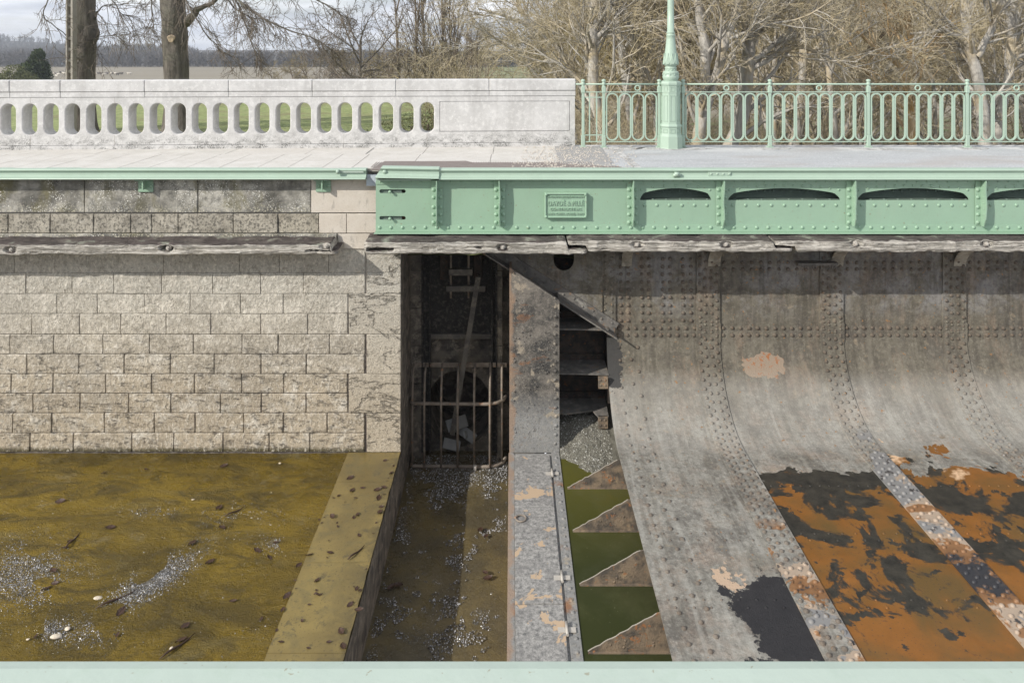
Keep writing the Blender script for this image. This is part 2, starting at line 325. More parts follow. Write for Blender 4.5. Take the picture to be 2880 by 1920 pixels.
def mat_trough(kind):
    m = Mat('tank iron '+kind)
    up = m.rng(m.math('ADD', m.z, m.rng(m.noise(1.5, 4, .5, 0, m.map((1.6, 1, .6))), .3, .7, -.28, .28)), -3.32, -2.85)          # silt-brown high, dusty grey low
    c = m.mix(up, (.212, .202, .178), (.115, .103, .080))
    grain = m.noise(19, 8, .80)
    c = m.mix(m.ramp(m.noise(5, 8, .72), (.38, 0.0), (.62, .9)), c, m.mix(up, (.335, .322, .285), (.19, .172, .135)))
    c = m.mix(m.math('MULTIPLY', m.math('MULTIPLY', patch(m, 2.6, .46, .60, 7, .7), m.rng(m.z, -2.15, -1.9)), .8), c, (.27, .265, .26))
    c = m.mix(m.math('MULTIPLY', patch(m, 1.8, .48, .62, 8, .72), .6), c, (.095, .085, .075))
    c = m.mix(m.math('MULTIPLY', patch(m, 2.9, .52, .66, 8, .72, vec=m.map((1, 1, .5), (0, 0, 1))), .5), c, (.30, .225, .165))
    c = m.mix(m.math('MULTIPLY', patch(m, 1.7, .52, .66, 7, .7, vec=m.map((1, 1, 1), (0, 0, 2))), m.rng(m.z, -2.6, -3.1, 0, .5)), c, (.36, .28, .22))
    c = m.mix(m.math('MULTIPLY', m.ramp(grain, (.39, 1.0), (.49, 0.0)), .55), c, (.08, .07, .06))
    c = m.mix(m.math('MULTIPLY', m.ramp(grain, (.53, 0.0), (.63, 1.0)), .5), c, m.mix(up, (.46, .445, .395), (.30, .28, .225)))
    c = m.mix(m.math('MULTIPLY', patch(m, 6, .63, .69, 5), .6), c, (.33, .27, .19))
    st = m.noise(1.0, 5, .6, .6, m.map((11, .9, .9)))
    c = m.mix(m.math('MULTIPLY', m.ramp(st, (.50, 0.0), (.66, 1.0)), .40), c, m.mix(up, (.42, .41, .37), (.22, .20, .16)))
    c = m.mix(m.math('MULTIPLY', m.ramp(st, (.34, 1.0), (.47, 0.0)), .45), c, m.mix(up, (.125, .116, .096), (.07, .062, .048)))
    riv = m.ramp(m.attr(), (.1, 1.0), (.3, 0.0)); c = m.mix(m.math('MULTIPLY', riv, .65), c, m.mix(m.noise(6, 3), (.075, .058, .045), (.20, .155, .12)))
    def ell(cx_, cy_, rx_, ry_, a, b_, sc_=4.0, amt=.55):
        u = m.math('DIVIDE', m.math('SUBTRACT', a, cx_), rx_); v = m.math('DIVIDE', m.math('SUBTRACT', b_, cy_), ry_)
        d = m.math('SQRT', m.math('ADD', m.math('MULTIPLY', u, u), m.math('MULTIPLY', v, v)))
        return m.ramp(m.math('ADD', m.math('MULTIPLY', d, .5), m.rng(m.noise(sc_, 6, .65), .3, .7, -amt*.5, amt*.5)), (.49, 1.0), (.52, 0.0))
    if kind == 'panel':
        e1 = m.math('MULTIPLY', ell(3.42, -2.72, .26, .13, m.x, m.z, 5, .5), m.rng(m.y, 8.9, 9.0)); c = m.mix(e1, c, m.mix(m.ramp(m.noise(14, 7, .7), (.52, 0.0), (.60, 1.0)), (.30, .235, .175), (.33, .13, .05)))
    # paler band just under the bend
    c = m.mix(m.math('MULTIPLY', m.math('MULTIPLY', m.rng(m.z, -2.75, -2.95), m.rng(m.y, 8.95, 9.2)), .30), c, (.41, .395, .36))
    # rust spots
    sp = m.math('MULTIPLY', patch(m, 17, .68, .70, 3), .9); c = m.mix(sp, c, (.30, .17, .08))
    # large mineral/rust map on the flooded floor, right part
    edge = m.math('ADD', m.math('ADD', m.rng(m.y, 8.85, 8.2), m.rng(m.x, 2.3, 4.2, -.0, .35)), m.rng(m.noise(1.5, 6, .6, .5), .3, .7, -.55, .55))
    if kind == 'panel':
        lowf = m.math('MULTIPLY', m.rng(m.z, -3.30, -3.33), m.rng(m.x, 2.60, 2.72))
    elif kind == 'strap':
        lowf = m.math('MULTIPLY', m.rng(m.z, -3.25, -3.30), m.math('MAXIMUM', m.rng(m.x, 3.6, 3.8), m.math('MULTIPLY', m.rng(m.y, 7.8, 7.6), m.ramp(m.noise(2.6, 6, .6), (.50, 0.0), (.51, 1.0)))))
    else: lowf = 0.0
    if kind == 'plain':
        spot = m.math('MULTIPLY', ell(2.44, 6.40, .42, .58, m.x, m.y, 2.2, .8), m.rng(m.z, -3.30, -3.33))
        c = m.mix(spot, c, m.mix(m.noise(7, 8, .8), (.010, .010, .013), (.052, .050, .052))); rough = m.mix(spot, .75, .60)
        s2 = m.math('MULTIPLY', ell(1.36, -2.62, .13, .34, m.x, m.z, 5, .5), m.rng(m.y, 9.3, 9.4)); c = m.mix(m.math('MULTIPLY', s2, .9), c, (.045, .045, .045))
        s3 = ell(2.02, 6.95, .11, .12, m.x, m.y, 9, 1.3); c = m.mix(m.math('MULTIPLY', s3, m.rng(m.z, -3.30, -3.33)), c, (.52, .38, .27))
        return m.fin(c, rough, m.bump(m.noise(40, 8, .75), .7, .016), Specular_IOR_Level=.28)
    wet = m.math('MULTIPLY', m.ramp(edge, (.49, 0.0), (.52, 1.0)), lowf)
    if kind == 'panel':
        f = m.noise(1.9, 8, .62, .5, m.map((1, .9, 1), (0, 0, .5)))
        f = m.math('ADD', f, m.math('MULTIPLY', m.math('SUBTRACT', m.noise(13, 6, .7), .5), .09))
        k = m.math('ADD', m.math('ADD', f, m.math('MULTIPLY', m.rng(m.y, 9.0, 8.1, -.20, 0), m.rng(m.x, 4.7, 4.3))), m.rng(m.y, 8.2, 6.4, -.02, .065))
        k = m.math('ADD', k, m.math('MULTIPLY', m.math('MULTIPLY', m.rng(m.x, 4.4, 4.6), m.rng(m.y, 8.1, 8.4)), .07))
        k = m.math('SUBTRACT', k, m.math('MULTIPLY', patch(m, 3.6, .60, .63, 6), .12))
        org = m.mix(m.noise(6, 5, .6), (.165, .064, .012), (.30, .128, .030))
        org = m.mix(patch(m, 1.3, .44, .64), org, (.13, .078, .026))
        dk = m.mix(m.ramp(m.noise(8, 7, .75), (.3, 0.0), (.7, 1.0)), (.014, .014, .013), (.062, .056, .044))
        pe = m.ramp(m.noise(.9, 5, .55, .4, m.map((1, 1, 1), (0, 0, 2))), (.60, 0.0), (.625, 1.0))
        wc = m.mix(m.ramp(k, (.49, 0.0), (.505, 1.0)), dk, m.mix(m.math('MULTIPLY', pe, m.rng(m.y, 7.6, 7.9)), org, (.66, .45, .28)))
        rim = m.math('MULTIPLY', m.ramp(k, (.475, 0.0), (.49, 1.0)), m.ramp(k, (.505, 1.0), (.52, 0.0)))
        wc = m.mix(m.math('MULTIPLY', rim, .5), wc, (.05, .04, .03))
        sp2 = patch(m, 60, .66, .69, 2); wc = m.mix(sp2, wc, (.05, .045, .04))
    else:
        k = m.noise(1.5, 7, .62, .4)
        kk = m.math('ADD', k, m.math('MULTIPLY', m.rng(m.x, 3.2, 3.6), m.rng(m.y, 7.8, 7.0, .03, -.10)))
        wc = m.ramp(kk, (.34, (.04, .04, .045)), (.36, (.20, .105, .05)), (.45, (.27, .145, .07)), (.465, (.40, .315, .24)), (.53, (.37, .29, .22)), (.545, (.24, .235, .23)), (.75, (.20, .195, .19)))
        wc = m.mix(patch(m, 9, .60, .64, 6), wc, (.06, .055, .055))
    c = m.mix(wet, c, wc)
    rough = m.mix(wet, .75, m.ramp(m.noise(3, 4), (.3, .34), (.7, .55)))
    h = m.noise(40, 8, .75); hh = m.math('MULTIPLY', h, m.math('SUBTRACT', 1.0, m.math('MULTIPLY', wet, .8)))
    return m.fin(c, rough, m.bump(hh, .7, .016), Specular_IOR_Level=.3)
def mat_pier():
    m = Mat('pitted pier iron')
    low = m.rng(m.z, -2.9, -3.3)
    c = m.mix(patch(m, 2.4, .42, .58, 7, .7), (.20, .18, .155), (.055, .053, .05))
    c = m.mix(m.math('MULTIPLY', low, .9), c, m.mix(m.noise(9, 6, .7), (.20, .205, .205), (.40, .395, .38)))
    c = m.mix(m.math('MULTIPLY', patch(m, 6, .60, .67, 5), .85), c, (.40, .34, .26))
    c = m.mix(m.math('MULTIPLY', patch(m, 24, .52, .62, 7, .8), .6), c, (.36, .33, .28))
    c = m.mix(m.math('MULTIPLY', patch(m, 20, .52, .62, 7, .8, vec=m.map((1, 1, 1), (0, 1, 2))), .5), c, (.06, .055, .05))
    c = m.mix(m.math('MULTIPLY', patch(m, 3.3, .62, .72, 6, vec=m.map((1, 1, 2))), .8), c, (.28, .12, .045))
    c = m.mix(m.math('MULTIPLY', m.rng(m.math('ADD', m.x, m.rng(m.noise(6, 5), .3, .7, -.05, .05)), .03, -.01), .7), c, (.36, .24, .16))
    return m.fin(c, .8, m.bump(m.noise(60, 7, .75), 1.0, .014))
def mat_cover():
    m = Mat('hatch cover plate')
    c = m.mix(m.ramp(m.noise(20, 8, .8), (.38, 0.0), (.62, 1.0)), (.12, .12, .118), (.45, .435, .41))
    c = m.mix(m.math('MULTIPLY', patch(m, 3, .46, .64, 7, .7), .5), c, (.17, .165, .16))
    pc = m.ramp(m.math('ADD', m.noise(4.5, 6, .6, .4), m.rng(m.math('PINGPONG', m.math('ADD', m.y, -.05), .97), .70, .97, 0, .12)), (.615, 0.0), (.625, 1.0))
    c = m.mix(pc, c, (.50, .37, .25))
    return m.fin(c, .7, m.bump(m.math('SUBTRACT', m.noise(90, 5, .7), m.math('MULTIPLY', pc, .4)), .7, .006))
def mat_rust(name, a, b, o=(.38, .15, .05), hi=(.45, .37, .27)):
    m = Mat(name)
    c = m.mix(patch(m, 8, .4, .6), a, b)
    c = m.mix(patch(m, 14, .60, .68, 5), c, o)
    c = m.mix(m.math('MULTIPLY', patch(m, 5, .60, .72), .7), c, hi)
    return m.fin(c, .8, m.bump(m.noise(55, 7, .75), 1.0, .016))
def mat_bed():
    m = Mat('ochre silt bed')
    c = m.mix(patch(m, 1.0, .35, .65, 5, vec=m.map((.6, 1, 1), (0, 0, .35))), (.24, .160, .012), (.135, .092, .009))
    c = m.mix(patch(m, 2.2, .45, .60, 8, .75, 1.0, m.map((.6, 1.3, 1), (0, 0, .5))), c, (.085, .060, .009))
    c = m.mix(m.math('MULTIPLY', patch(m, 1.5, .54, .64, 8, .75, 1.0, m.map((.5, 1.5, 1), (0, 0, .7))), .45), c, (.20, .165, .07))
    c = m.mix(m.math('MULTIPLY', patch(m, 3, .62, .72, 6), .8), c, (.24, .19, .085))
    c = m.mix(m.rng(m.x, -3.0, -2.25, 0, .35), c, (.15, .10, .012))
    c = m.mix(m.math('MULTIPLY', patch(m, 40, .60, .66, 4), .7), c, (.06, .045, .015))
    h = m.math('ADD', m.noise(9, 7, .7, 1.5, m.map((.7, 1.2, 1), (0, 0, .6))), m.math('MULTIPLY', m.noise(70, 4, .7), .5))
    return m.fin(c, m.ramp(m.noise(4, 5), (.4, .14), (.6, .5)), m.bump(h, 1.0, .04), Specular_IOR_Level=.35)
def mat_ledge():
    m = Mat('drowned concrete ledge')
    c = m.mix(patch(m, 1.3, .35, .65), (.27, .205, .075), (.165, .125, .05))
    c = m.mix(m.math('MULTIPLY', patch(m, 4, .50, .64, 7, .7), .6), c, (.15, .125, .06))
    c = m.mix(m.math('MULTIPLY', m.rng(m.x, -1.85, -1.5), patch(m, 5, .42, .56, 7, .7)), c, (.12, .095, .045))
    c = m.mix(m.math('MULTIPLY', patch(m, 9, .58, .63, 7, .75), .7), c, (.10, .085, .05))
    c = m.mix(m.math('MULTIPLY', patch(m, 40, .62, .66, 3), .7), c, (.08, .06, .03))
    return m.fin(c, .35, m.bump(m.noise(14, 6, .6), .3, .01))
def mat_chan():
    m = Mat('channel floor silt')
    c = m.mix(patch(m, 1.6, .4, .62, 5), (.092, .076, .044), (.145, .112, .05))
    c = m.mix(m.math('MULTIPLY', patch(m, 2.4, .5, .64, 6, .7), .6), c, (.075, .062, .036))
    c = m.mix(m.math('MULTIPLY', patch(m, 60, .6, .66, 3), .6), c, (.16, .14, .10))
    return m.fin(c, m.ramp(m.noise(5, 5), (.4, .15), (.6, .45)), m.bump(m.noise(18, 7, .7, .6), .8, .02))
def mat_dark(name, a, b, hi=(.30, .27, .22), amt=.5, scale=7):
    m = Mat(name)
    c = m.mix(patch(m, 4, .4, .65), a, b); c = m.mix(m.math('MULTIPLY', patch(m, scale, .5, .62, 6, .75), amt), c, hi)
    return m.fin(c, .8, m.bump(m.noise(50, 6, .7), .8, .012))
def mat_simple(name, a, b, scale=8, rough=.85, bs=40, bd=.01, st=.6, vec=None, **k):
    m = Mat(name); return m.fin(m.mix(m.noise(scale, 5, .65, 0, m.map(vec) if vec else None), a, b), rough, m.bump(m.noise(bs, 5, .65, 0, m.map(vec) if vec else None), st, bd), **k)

MA = dict(
    masonry=mat_masonry(), quoin=mat_quoin(), lichen=mat_lichen_slab(), course=mat_rough_course(), cream=mat_cream(), mortar=mat_mortar(),
    parapet=mat_parapet(), path=mat_path(), asphalt=mat_asphalt(), mint=mat_mint(), mintpale=mat_mint('sun bleached mint paint', .1, 1.0),
    mintshade=mat_simple('shaded inner paint', (.085, .115, .10), (.17, .23, .19), 6, .7), mintrail=mat_mint('mint railing paint', .1, .55), wood=mat_wood(), plain=mat_trough('plain'), panel=mat_trough('panel'), strap=mat_trough('strap'),  # inner paint: mint darkened to carry the shade behind arches and slots
    pier=mat_pier(), cover=mat_cover(), gusset=mat_rust('corroded gusset', (.27, .205, .14), (.10, .085, .07), (.38, .17, .07), (.46, .34, .21)), bracket=mat_rust('bracket iron', (.42, .385, .31), (.24, .215, .17), (.24, .15, .08), (.42, .38, .30)),
    brace=mat_rust('brace iron', (.20, .185, .165), (.12, .115, .105), (.24, .16, .10), (.40, .38, .34)),
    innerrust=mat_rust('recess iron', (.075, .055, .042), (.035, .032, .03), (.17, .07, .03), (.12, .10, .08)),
    cage=mat_rust('cage bar iron', (.33, .28, .23), (.20, .17, .14), (.48, .25, .13), (.55, .48, .40)),
    bed=mat_bed(), ledge=mat_ledge(), chan=mat_chan(),
    gate=mat_dark('gate iron', (.035, .034, .033), (.02, .02, .02), (.14, .13, .11), .6, 16),
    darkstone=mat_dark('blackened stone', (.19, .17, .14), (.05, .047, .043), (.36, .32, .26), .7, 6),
    hard=mat_dark('worn fitting iron', (.16, .15, .13), (.09, .085, .08)),
    bolt=mat_simple('galvanised bolt', (.55, .52, .47), (.38, .35, .31), 30, .6),
    silt=mat_simple('dried gravelly silt', (.07, .066, .052), (.22, .21, .17), 30, .8, 60, .02, .7),
    gravel=None,
    leaf=mat_simple('dead brown leaf', (.028, .017, .012), (.085, .042, .026), 30, .5),
    shell=mat_simple('pale shell', (.62, .50, .36), (.80, .74, .62), 30, .5),
    chk=mat_simple('brown steel plate', (.16, .13, .115), (.26, .22, .20), 9, .6),
    plank=mat_simple('broken grey board', (.17, .18, .185), (.33, .34, .34), 14, .7),
    edge=mat_simple('sunlit iron edge', (.28, .25, .21), (.48, .44, .38), 20, .6), concrete=mat_simple('old concrete', (.30, .27, .23), (.42, .39, .35), 12),  # edge: iron colour lightened to stand for sunlight on the gusset slope
    blueplate=mat_simple('grey blue paint', (.45, .52, .58), (.52, .58, .63), 4, .5),
)
def mat_gravel():
    m = Mat('wet gravel'); t = m.attr(); c = m.ramp(t, (0, (.035, .033, .03)), (.55, (.13, .125, .12)), (.8, (.33, .33, .34)), (1, (.72, .72, .74)))
    return m.fin(c, .25)
MA['gravel'] = mat_gravel()
def mat_grit():
    m = Mat('drying grit'); return m.fin(m.ramp(m.attr(), (0, (.05, .048, .036)), (.6, (.15, .14, .11)), (.9, (.32, .31, .27)), (1, (.6, .6, .57))), .5)
MA['grit'] = mat_grit()
def wmat():
    m = Mat('murky green water'); n = m.bump(m.noise(2.5, 3), .05, .02)
    c = m.mix(m.rng(m.y, 7.6, 9.3), (.040, .046, .018), (.10, .095, .022))
    c = m.mix(m.math('MULTIPLY', patch(m, 1.6, .48, .66, 6, .7), .5), c, (.075, .078, .035))
    c = m.mix(m.math('MULTIPLY', patch(m, 22, .66, .69, 4, .8), .5), c, (.20, .19, .12))
    return m.fin(c, .05, n, IOR=1.33)
MA['water'] = wmat()

# ================================================================== STRUCTURE
rnd = random.Random(7)
YW = 10.0
def vnoise(x, y, z, s=1.0): return mn.noise(Vector((x*s, y*s, z*s)))
def rough_block(b, x0, x1, z0, z1, yf, gap=.006, amp=.007, cell=.05, tint=None):
    """a dressed block: bulging front grid with eased arrises"""
    b.tint = rnd.random() if tint is None else tint
    x0 += gap; x1 -= gap; z0 += gap; z1 -= gap
    nu = max(3, int((x1-x0)/cell)); nv = max(3, int((z1-z0)/cell))
    off = rnd.uniform(-.004, .005)
    def fn(u, v):
        x = x0+(x1-x0)*u; z = z0+(z1-z0)*v
        d = min(x-x0, x1-x, z-z0, z1-z); e = 0
        if d < 1e-6: return (x+.005*vnoise(x, z, 3, 20), yf+.012, z+.005*vnoise(x, z, 9, 20))
        return (x, yf+off+e*.006-amp*(.5+vnoise(x*5, z*5, off*99, 1.7)+.6*vnoise(x*14, z*14, 2)), z)
    # insert tight edge columns
    us = [0, .004/(x1-x0), .011/(x1-x0)]+[i/nu for i in range(1, nu)]+[1-.011/(x1-x0), 1-.004/(x1-x0), 1]
    vs_ = [0, .004/(z1-z0), .011/(z1-z0)]+[i/nv for i in range(1, nv)]+[1-.011/(z1-z0), 1-.004/(z1-z0), 1]
    V = [fn(u, v) for v in vs_ for u in us]; n = len(us)
    b.add(V, [(j*n+i, j*n+i+1, (j+1)*n+i+1, (j+1)*n+i) for j in range(len(vs_)-1) for i in range(n-1)], True)
    b.tint = .5

# ---- canal wall (left)
wall = thing('canal_wall', 'tall coursed limestone canal wall with cracked quoins, left of the dark sluice recess', 'stone wall', (-5, 10, -4.6))
b = MB(); b.box(-10.5, -1.512, 10.012, 11.6, -4.6, -.02); b.build('mortar_core', MA['mortar'], wall)
def cx(c): return X(c*.489, YW)
rows = [767, 826, 882, 940, 995, 1051, 1106, 1161, 1217, 1271]
J = [[415, 655, 930, 1225, 1500, 1745, 2100], [-20, 328, 560, 833, 1095, 1385, 1630, 2000], [183, 458, 695, 957, 1213, 1500, 1770, 2000],
     [310, 593, 860, 1113, 1393, 1600, 1895, 2100], [155, 455, 715, 980, 1232, 1502, 1762, 2097], [65, 305, 608, 872, 1118, 1390, 1632, 1998],
     [190, 460, 740, 983, 1268, 1503, 1760, 2000], [75, 298, 600, 888, 1122, 1402, 1630, 1882, 2097], [172, 422, 758, 1000, 1283, 1548, 1782, 2097]]
b = MB()
for r_, js in enumerate(J):
    xs = [cx(j) for j in js]
    while xs[0] > -9.6: xs.insert(0, xs[0]-rnd.uniform(.58, .72))
    for a, c in zip(xs[:-1], xs[1:]): rough_block(b, a, c, Z(rows[r_+1], YW), Z(rows[r_], YW), YW, gap=.0015 if r_ < 2 else (.003 if r_ < 4 else .005))
xs = [cx(j) for j in (512, 942, 1378, 1607, 1890, 2100)]
while xs[0] > -9.6: xs.insert(0, xs[0]-rnd.uniform(.7, 1.1))
for a, c in zip(xs[:-1], xs[1:]): rough_block(b, a, c, Z(767, YW), Z(700, YW), YW, gap=.001, amp=.006, tint=.1)
b.build('coursed_block_face', MA['masonry'], wall)
b = MB(); e = -1.505
for (x0, a, c) in ((2108, 700, 767), (2108, 767, 826), (2005, 826, 940), (2108, 940, 1051), (2005, 1051, 1161), (2108, 1161, 1271)):
    rough_block(b, cx(x0), e+.004, Z(c, YW), Z(a, YW), YW, gap=.0015, amp=.006)
q = b.build('quoin_face', MA['quoin'], wall); q['label'] = 'cracked larger corner stones at the end of the wall'
b = MB()
for (x0, x1, a, c) in [(-10, X(240, 10), 0, 0), (X(240, 10), X(558, 10), 0, 0), (X(558, 10), X(876, 10), 0, 0)]:
    for k in range(1): rough_block(b, x0, x1, Z(598, 10), Z(500, 10), 9.985, gap=.005, amp=.008)
q = b.build('coping_block', MA['lichen'], wall); q['label'] = 'upper slabs blackened and spotted with white lichen'
b = MB(); xs = [-10, -9.3, -8.7, -8.0, -7.3, -6.8]+[X(v, 10) for v in (144, 266, 370, 429, 503, 658, 783, 898)]
for a, c in zip(xs[:-1], xs[1:]): rough_block(b, a, c, Z(655, 10), Z(600, 10), 9.985, gap=.004, amp=.012, cell=.035)
b.build('rough_course', MA['course'], wall)
b = MB(); rough_block(b, X(876, 10), X(1075, 10), Z(598, 10), Z(500, 10), 9.98, gap=.001, amp=.002)
for a, c in ((898, 976), (976, 1075)): rough_block(b, X(a, 10), X(c, 10), Z(655, 10), Z(600, 10), 9.98, gap=.001, amp=.003)
rough_block(b, X(950, 10), e, Z(700, 10), Z(656, 10), 9.985, gap=.002, amp=.006)
q = b.build('patch_block', MA['cream'], wall); q['label'] = 'clean cream replacement stones under the girder end'
b = MB(); b.box(-10, X(950, 10), 9.93, 10.03, Z(672, 9.93), Z(658, 9.95), .008); b.build('string_course', MA['lichen'], wall)
# reveal on the recess side and stone in front of girder seat
b = MB()
b.grid(8, 60, lambda u, v: (-1.505+.010*vnoise(u*2, v*30, 1), 10.003+1.05*u, -4.55+3.7*v), True); b.build('recess_return', MA['darkstone'], wall)

# ---- canal bed, ledge, channel
b = MB()
def bedz(x, y): return -3.872+.012*vnoise(x, y, 0, 1.1)+.006*vnoise(x, y, 5, 5)
b.grid(110, 90, lambda u, v: (-10.5+8.29*u, 1.2+8.83*v, bedz(-10.5+8.29*u, 1.2+8.83*v)), True)
struct(b.build('canal_bed', MA['bed']))
lt = thing('concrete_ledge', 'ochre stained concrete ledge strewn with leaves, between the silt bed and the sunken channel', 'ledge', (-1.86, 6, -4.6))
b = MB()
yy = [1.2, 3.9, 5.3, 6.69, 7.86, 9.32, 10.0]
for a, c in zip(yy[:-1], yy[1:]):
    n_ = int((c-a)/.06); P = [(-2.215+.004*vnoise(0, a+(c-a)*i/n_, 1, 6), a+.003+(c-a-.006)*i/n_) for i in range(n_+1)]+[(-1.508-.014*max(0, vnoise(5, a+(c-a)*i/n_, 1, 5)), a+.003+(c-a-.006)*i/n_) for i in range(n_, -1, -1)]
    b.prism(P, 'z', -4.6, -3.85)
b.build('ledge_slab', MA['ledge'], lt)
b = MB(); b.grid(2, 60, lambda u, v: (-1.502+.004*vnoise(0, v*30, u*2), 1.3+8.7*v, -4.52+.655*u), True); b.build('ledge_side', MA['darkstone'], lt)
b = MB()
b.grid(40, 160, lambda u, v: (-1.53+1.6*u, 1.2+11.4*v, -4.5+.02*vnoise(u*2, v*12, 3, 2)), True)
struct(b.build('channel_bed', MA['chan']))
# near (hidden) side of the basin
nw = MB(); nw.box(-10.5, 1.30, .95, 1.25, -4.7, -.15); tag(nw.build('near_wall', MA['masonry']), 'stone wall below the pale rail along the bottom edge', 'stone wall')

# ---- sluice recess
rc = thing('sluice_gate', 'dark iron sluice gate with lever and rods deep in the stone recess', 'sluice gate', (-.75, 11.2, -4.5))
hx, hz, hr, hh = -.80, Z(1150, 11.2), .50, .58
b = MB(); n = 40; circ = []; sq = []
bx0, bx1, bz0, bz1 = -1.53, .02, -4.52, -.4
for i in range(n):
    a = 2*PI*i/n; dx, dz = math.cos(a), math.sin(a)
    circ.append((hx+hr*dx, 11.22, max(hz+hh*dz, -4.49)))
    tx = ((bx1-hx) if dx > 0 else (hx-bx0))/max(abs(dx), 1e-6); tz = ((bz1-hz) if dz > 0 else (hz-bz0))/max(abs(dz), 1e-6); t = min(tx, tz)
    sq.append((hx+t*dx, 11.22, hz+t*dz))
b.add(circ+sq+[(c_[0], 12.6, c_[2]) for c_ in circ], [(i, (i+1) % n, n+(i+1) % n, n+i) for i in range(n)]+[(i, (i+1) % n, 2*n+(i+1) % n, 2*n+i) for i in range(n)]+[list(range(2*n, 3*n))])
b.add([(bx0, 11.22, bz1), (bx1, 11.22, bz1), (bx1, 11.22, -.1), (bx0, 11.22, -.1)], [(0, 1, 2, 3)])
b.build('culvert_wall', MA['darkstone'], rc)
b = MB(); b.box(X(1209, 11.1), X(1383, 11.1), 11.12, 11.17, Z(943, 11.1), -.5, .005); b.build('gate_leaf', MA['gate'], rc)
b = MB(); b.box(X(1200, 11.1), X(1392, 11.1), 11.08, 11.18, Z(952, 11.1), Z(938, 11.1), .004); b.build('lintel_angle', MA['hard'], rc)
for (a, c) in ((1188, 1209), (1383, 1397)):
    b = MB(); x0, x1 = X(a, 11.0), X(c, 11.0); b.box(x0, x1, 11.04, 11.20, -4.4, -.5, .004); b.box(x0-.012, x0+.014, 10.98, 11.04, -4.4, -.5); b.box(x1-.014, x1+.01, 10.98, 11.04, -4.4, -.5)
    for k in range(30): b.dome(((x0+x1)/2, 11.04, -4.2+k*.12), (0, -1, 0), .010)
    b.build('guide_channel', MA['gate'], rc)
for (a, c) in ((1150, 1188), (1397, 1414)):
    b = MB()
    for k in range(7):
        z0 = -4.5+k*.56; rough_block(b, X(a, 11.0), X(c, 11.0), z0, z0+.56, 11.0, gap=.004, amp=.012)
    b.box(X(a, 11), X(c, 11), 11.03, 11.22, -4.5, -.5); b.build('stone_jamb', MA['darkstone'], rc)
for px in (1268, 1318): b = MB(); b.tube([(X(px, 10.9), 10.9, -.55), (X(px, 10.9), 10.9, Z(838, 10.9))], .016, 8); b.build('threaded_rod', MA['cage'], rc)
b = MB(); b.box(X(1262, 10.85), X(1329, 10.85), 10.84, 10.95, Z(775, 10.85), Z(757, 10.85), .006); b.build('clamp_bar', MA['hard'], rc)
b = MB(); b.box(X(1255, 10.85), X(1365, 10.85), 10.84, 10.94, Z(820, 10.85), Z(804, 10.85), .006); b.build('clamp_bar', MA['hard'], rc)
for (a, c) in ((1238, 1262), (1332, 1356)):
    b = MB(); b.box(X(a, 11), X(c, 11), 11.0, 11.06, Z(786, 11), Z(715, 11), .006)
    for pz in (728, 773): b.dome((X((a+c)/2, 11), 11.0, Z(pz, 11)), (0, -1, 0), .03)
    b.build('side_cleat', MA['innerrust'], rc)
# lever
b = MB(); p0 = Vector((X(1345, 10.8), 10.8, Z(780, 10.8))); p1 = Vector((X(1271, 10.95), 10.98, Z(1226, 10.95))); d = (p1-p0).normalized(); s_ = Vector((0, 1, 0)).cross(d).normalized()
vs = [tuple(p+s_*a+Vector((0, c, 0))) for p in (p0, p1) for a, c in ((-.036, 0), (.036, 0), (.036, .03), (-.036, .03))]
b.add(vs, [(0, 1, 2, 3), (4, 7, 6, 5), (0, 4, 5, 1), (1, 5, 6, 2), (2, 6, 7, 3), (3, 7, 4, 0)])
b.dome(tuple(p0+d*.06), (0, -1, 0), .02); b.build('lever', MA['hard'], rc)
# roof over the recess
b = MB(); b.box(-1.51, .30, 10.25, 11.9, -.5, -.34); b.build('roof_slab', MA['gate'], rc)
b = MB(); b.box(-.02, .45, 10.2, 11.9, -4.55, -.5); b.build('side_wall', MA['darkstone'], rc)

# ---- cage in the recess mouth
cg = thing('trash_cage', 'rusty round-bar cage guarding the culvert mouth at the foot of the recess', 'grille', (-.8, 10.75, -4.48))
plan = [(-1.47, 11.0), (-1.47, 10.80), (-1.44, 10.76), (-.36, 10.74), (-.22, 10.78), (-.13, 10.86), (-.09, 11.0)]
for zz, r_ in ((-3.56, .024), (-4.47, .026)):
    b = MB(); P = []
    for a, c in zip(plan[:-1], plan[1:]):
        for t in np.linspace(0, 1, 5, endpoint=False): P.append((a[0]+(c[0]-a[0])*t, a[1]+(c[1]-a[1])*t, zz))
    P.append((*plan[-1], zz)); b.tube(P, r_, 8); b.build('hoop', MA['cage'], cg)
b = MB(); b.box(-1.49, -.08, 10.98, 11.0, -3.13, -3.065, .004); b.build('top_bar', MA['cage'], cg)
for x, yb in ((-1.455, 10.80), (-1.276, 10.757), (-1.03, 10.753), (-.79, 10.748), (-.55, 10.744), (-.32, 10.75), (-.15, 10.86)):
    b = MB(); b.tube([(x, 10.98, -3.08), (x, (10.98+yb)/2-.02, -3.16), (x, yb+.01, -3.36), (x, yb-.018, -3.55), (x, yb-.018, -4.47)], .017, 7); b.build('upright_bar', MA['cage'], cg)
b = MB(); b.tube([(X(1336, 10.7), 10.69, -4.42), (X(1336, 10.7), 10.69, -4.52)], .03, 8); b.build('bolt', MA['bolt'], cg)
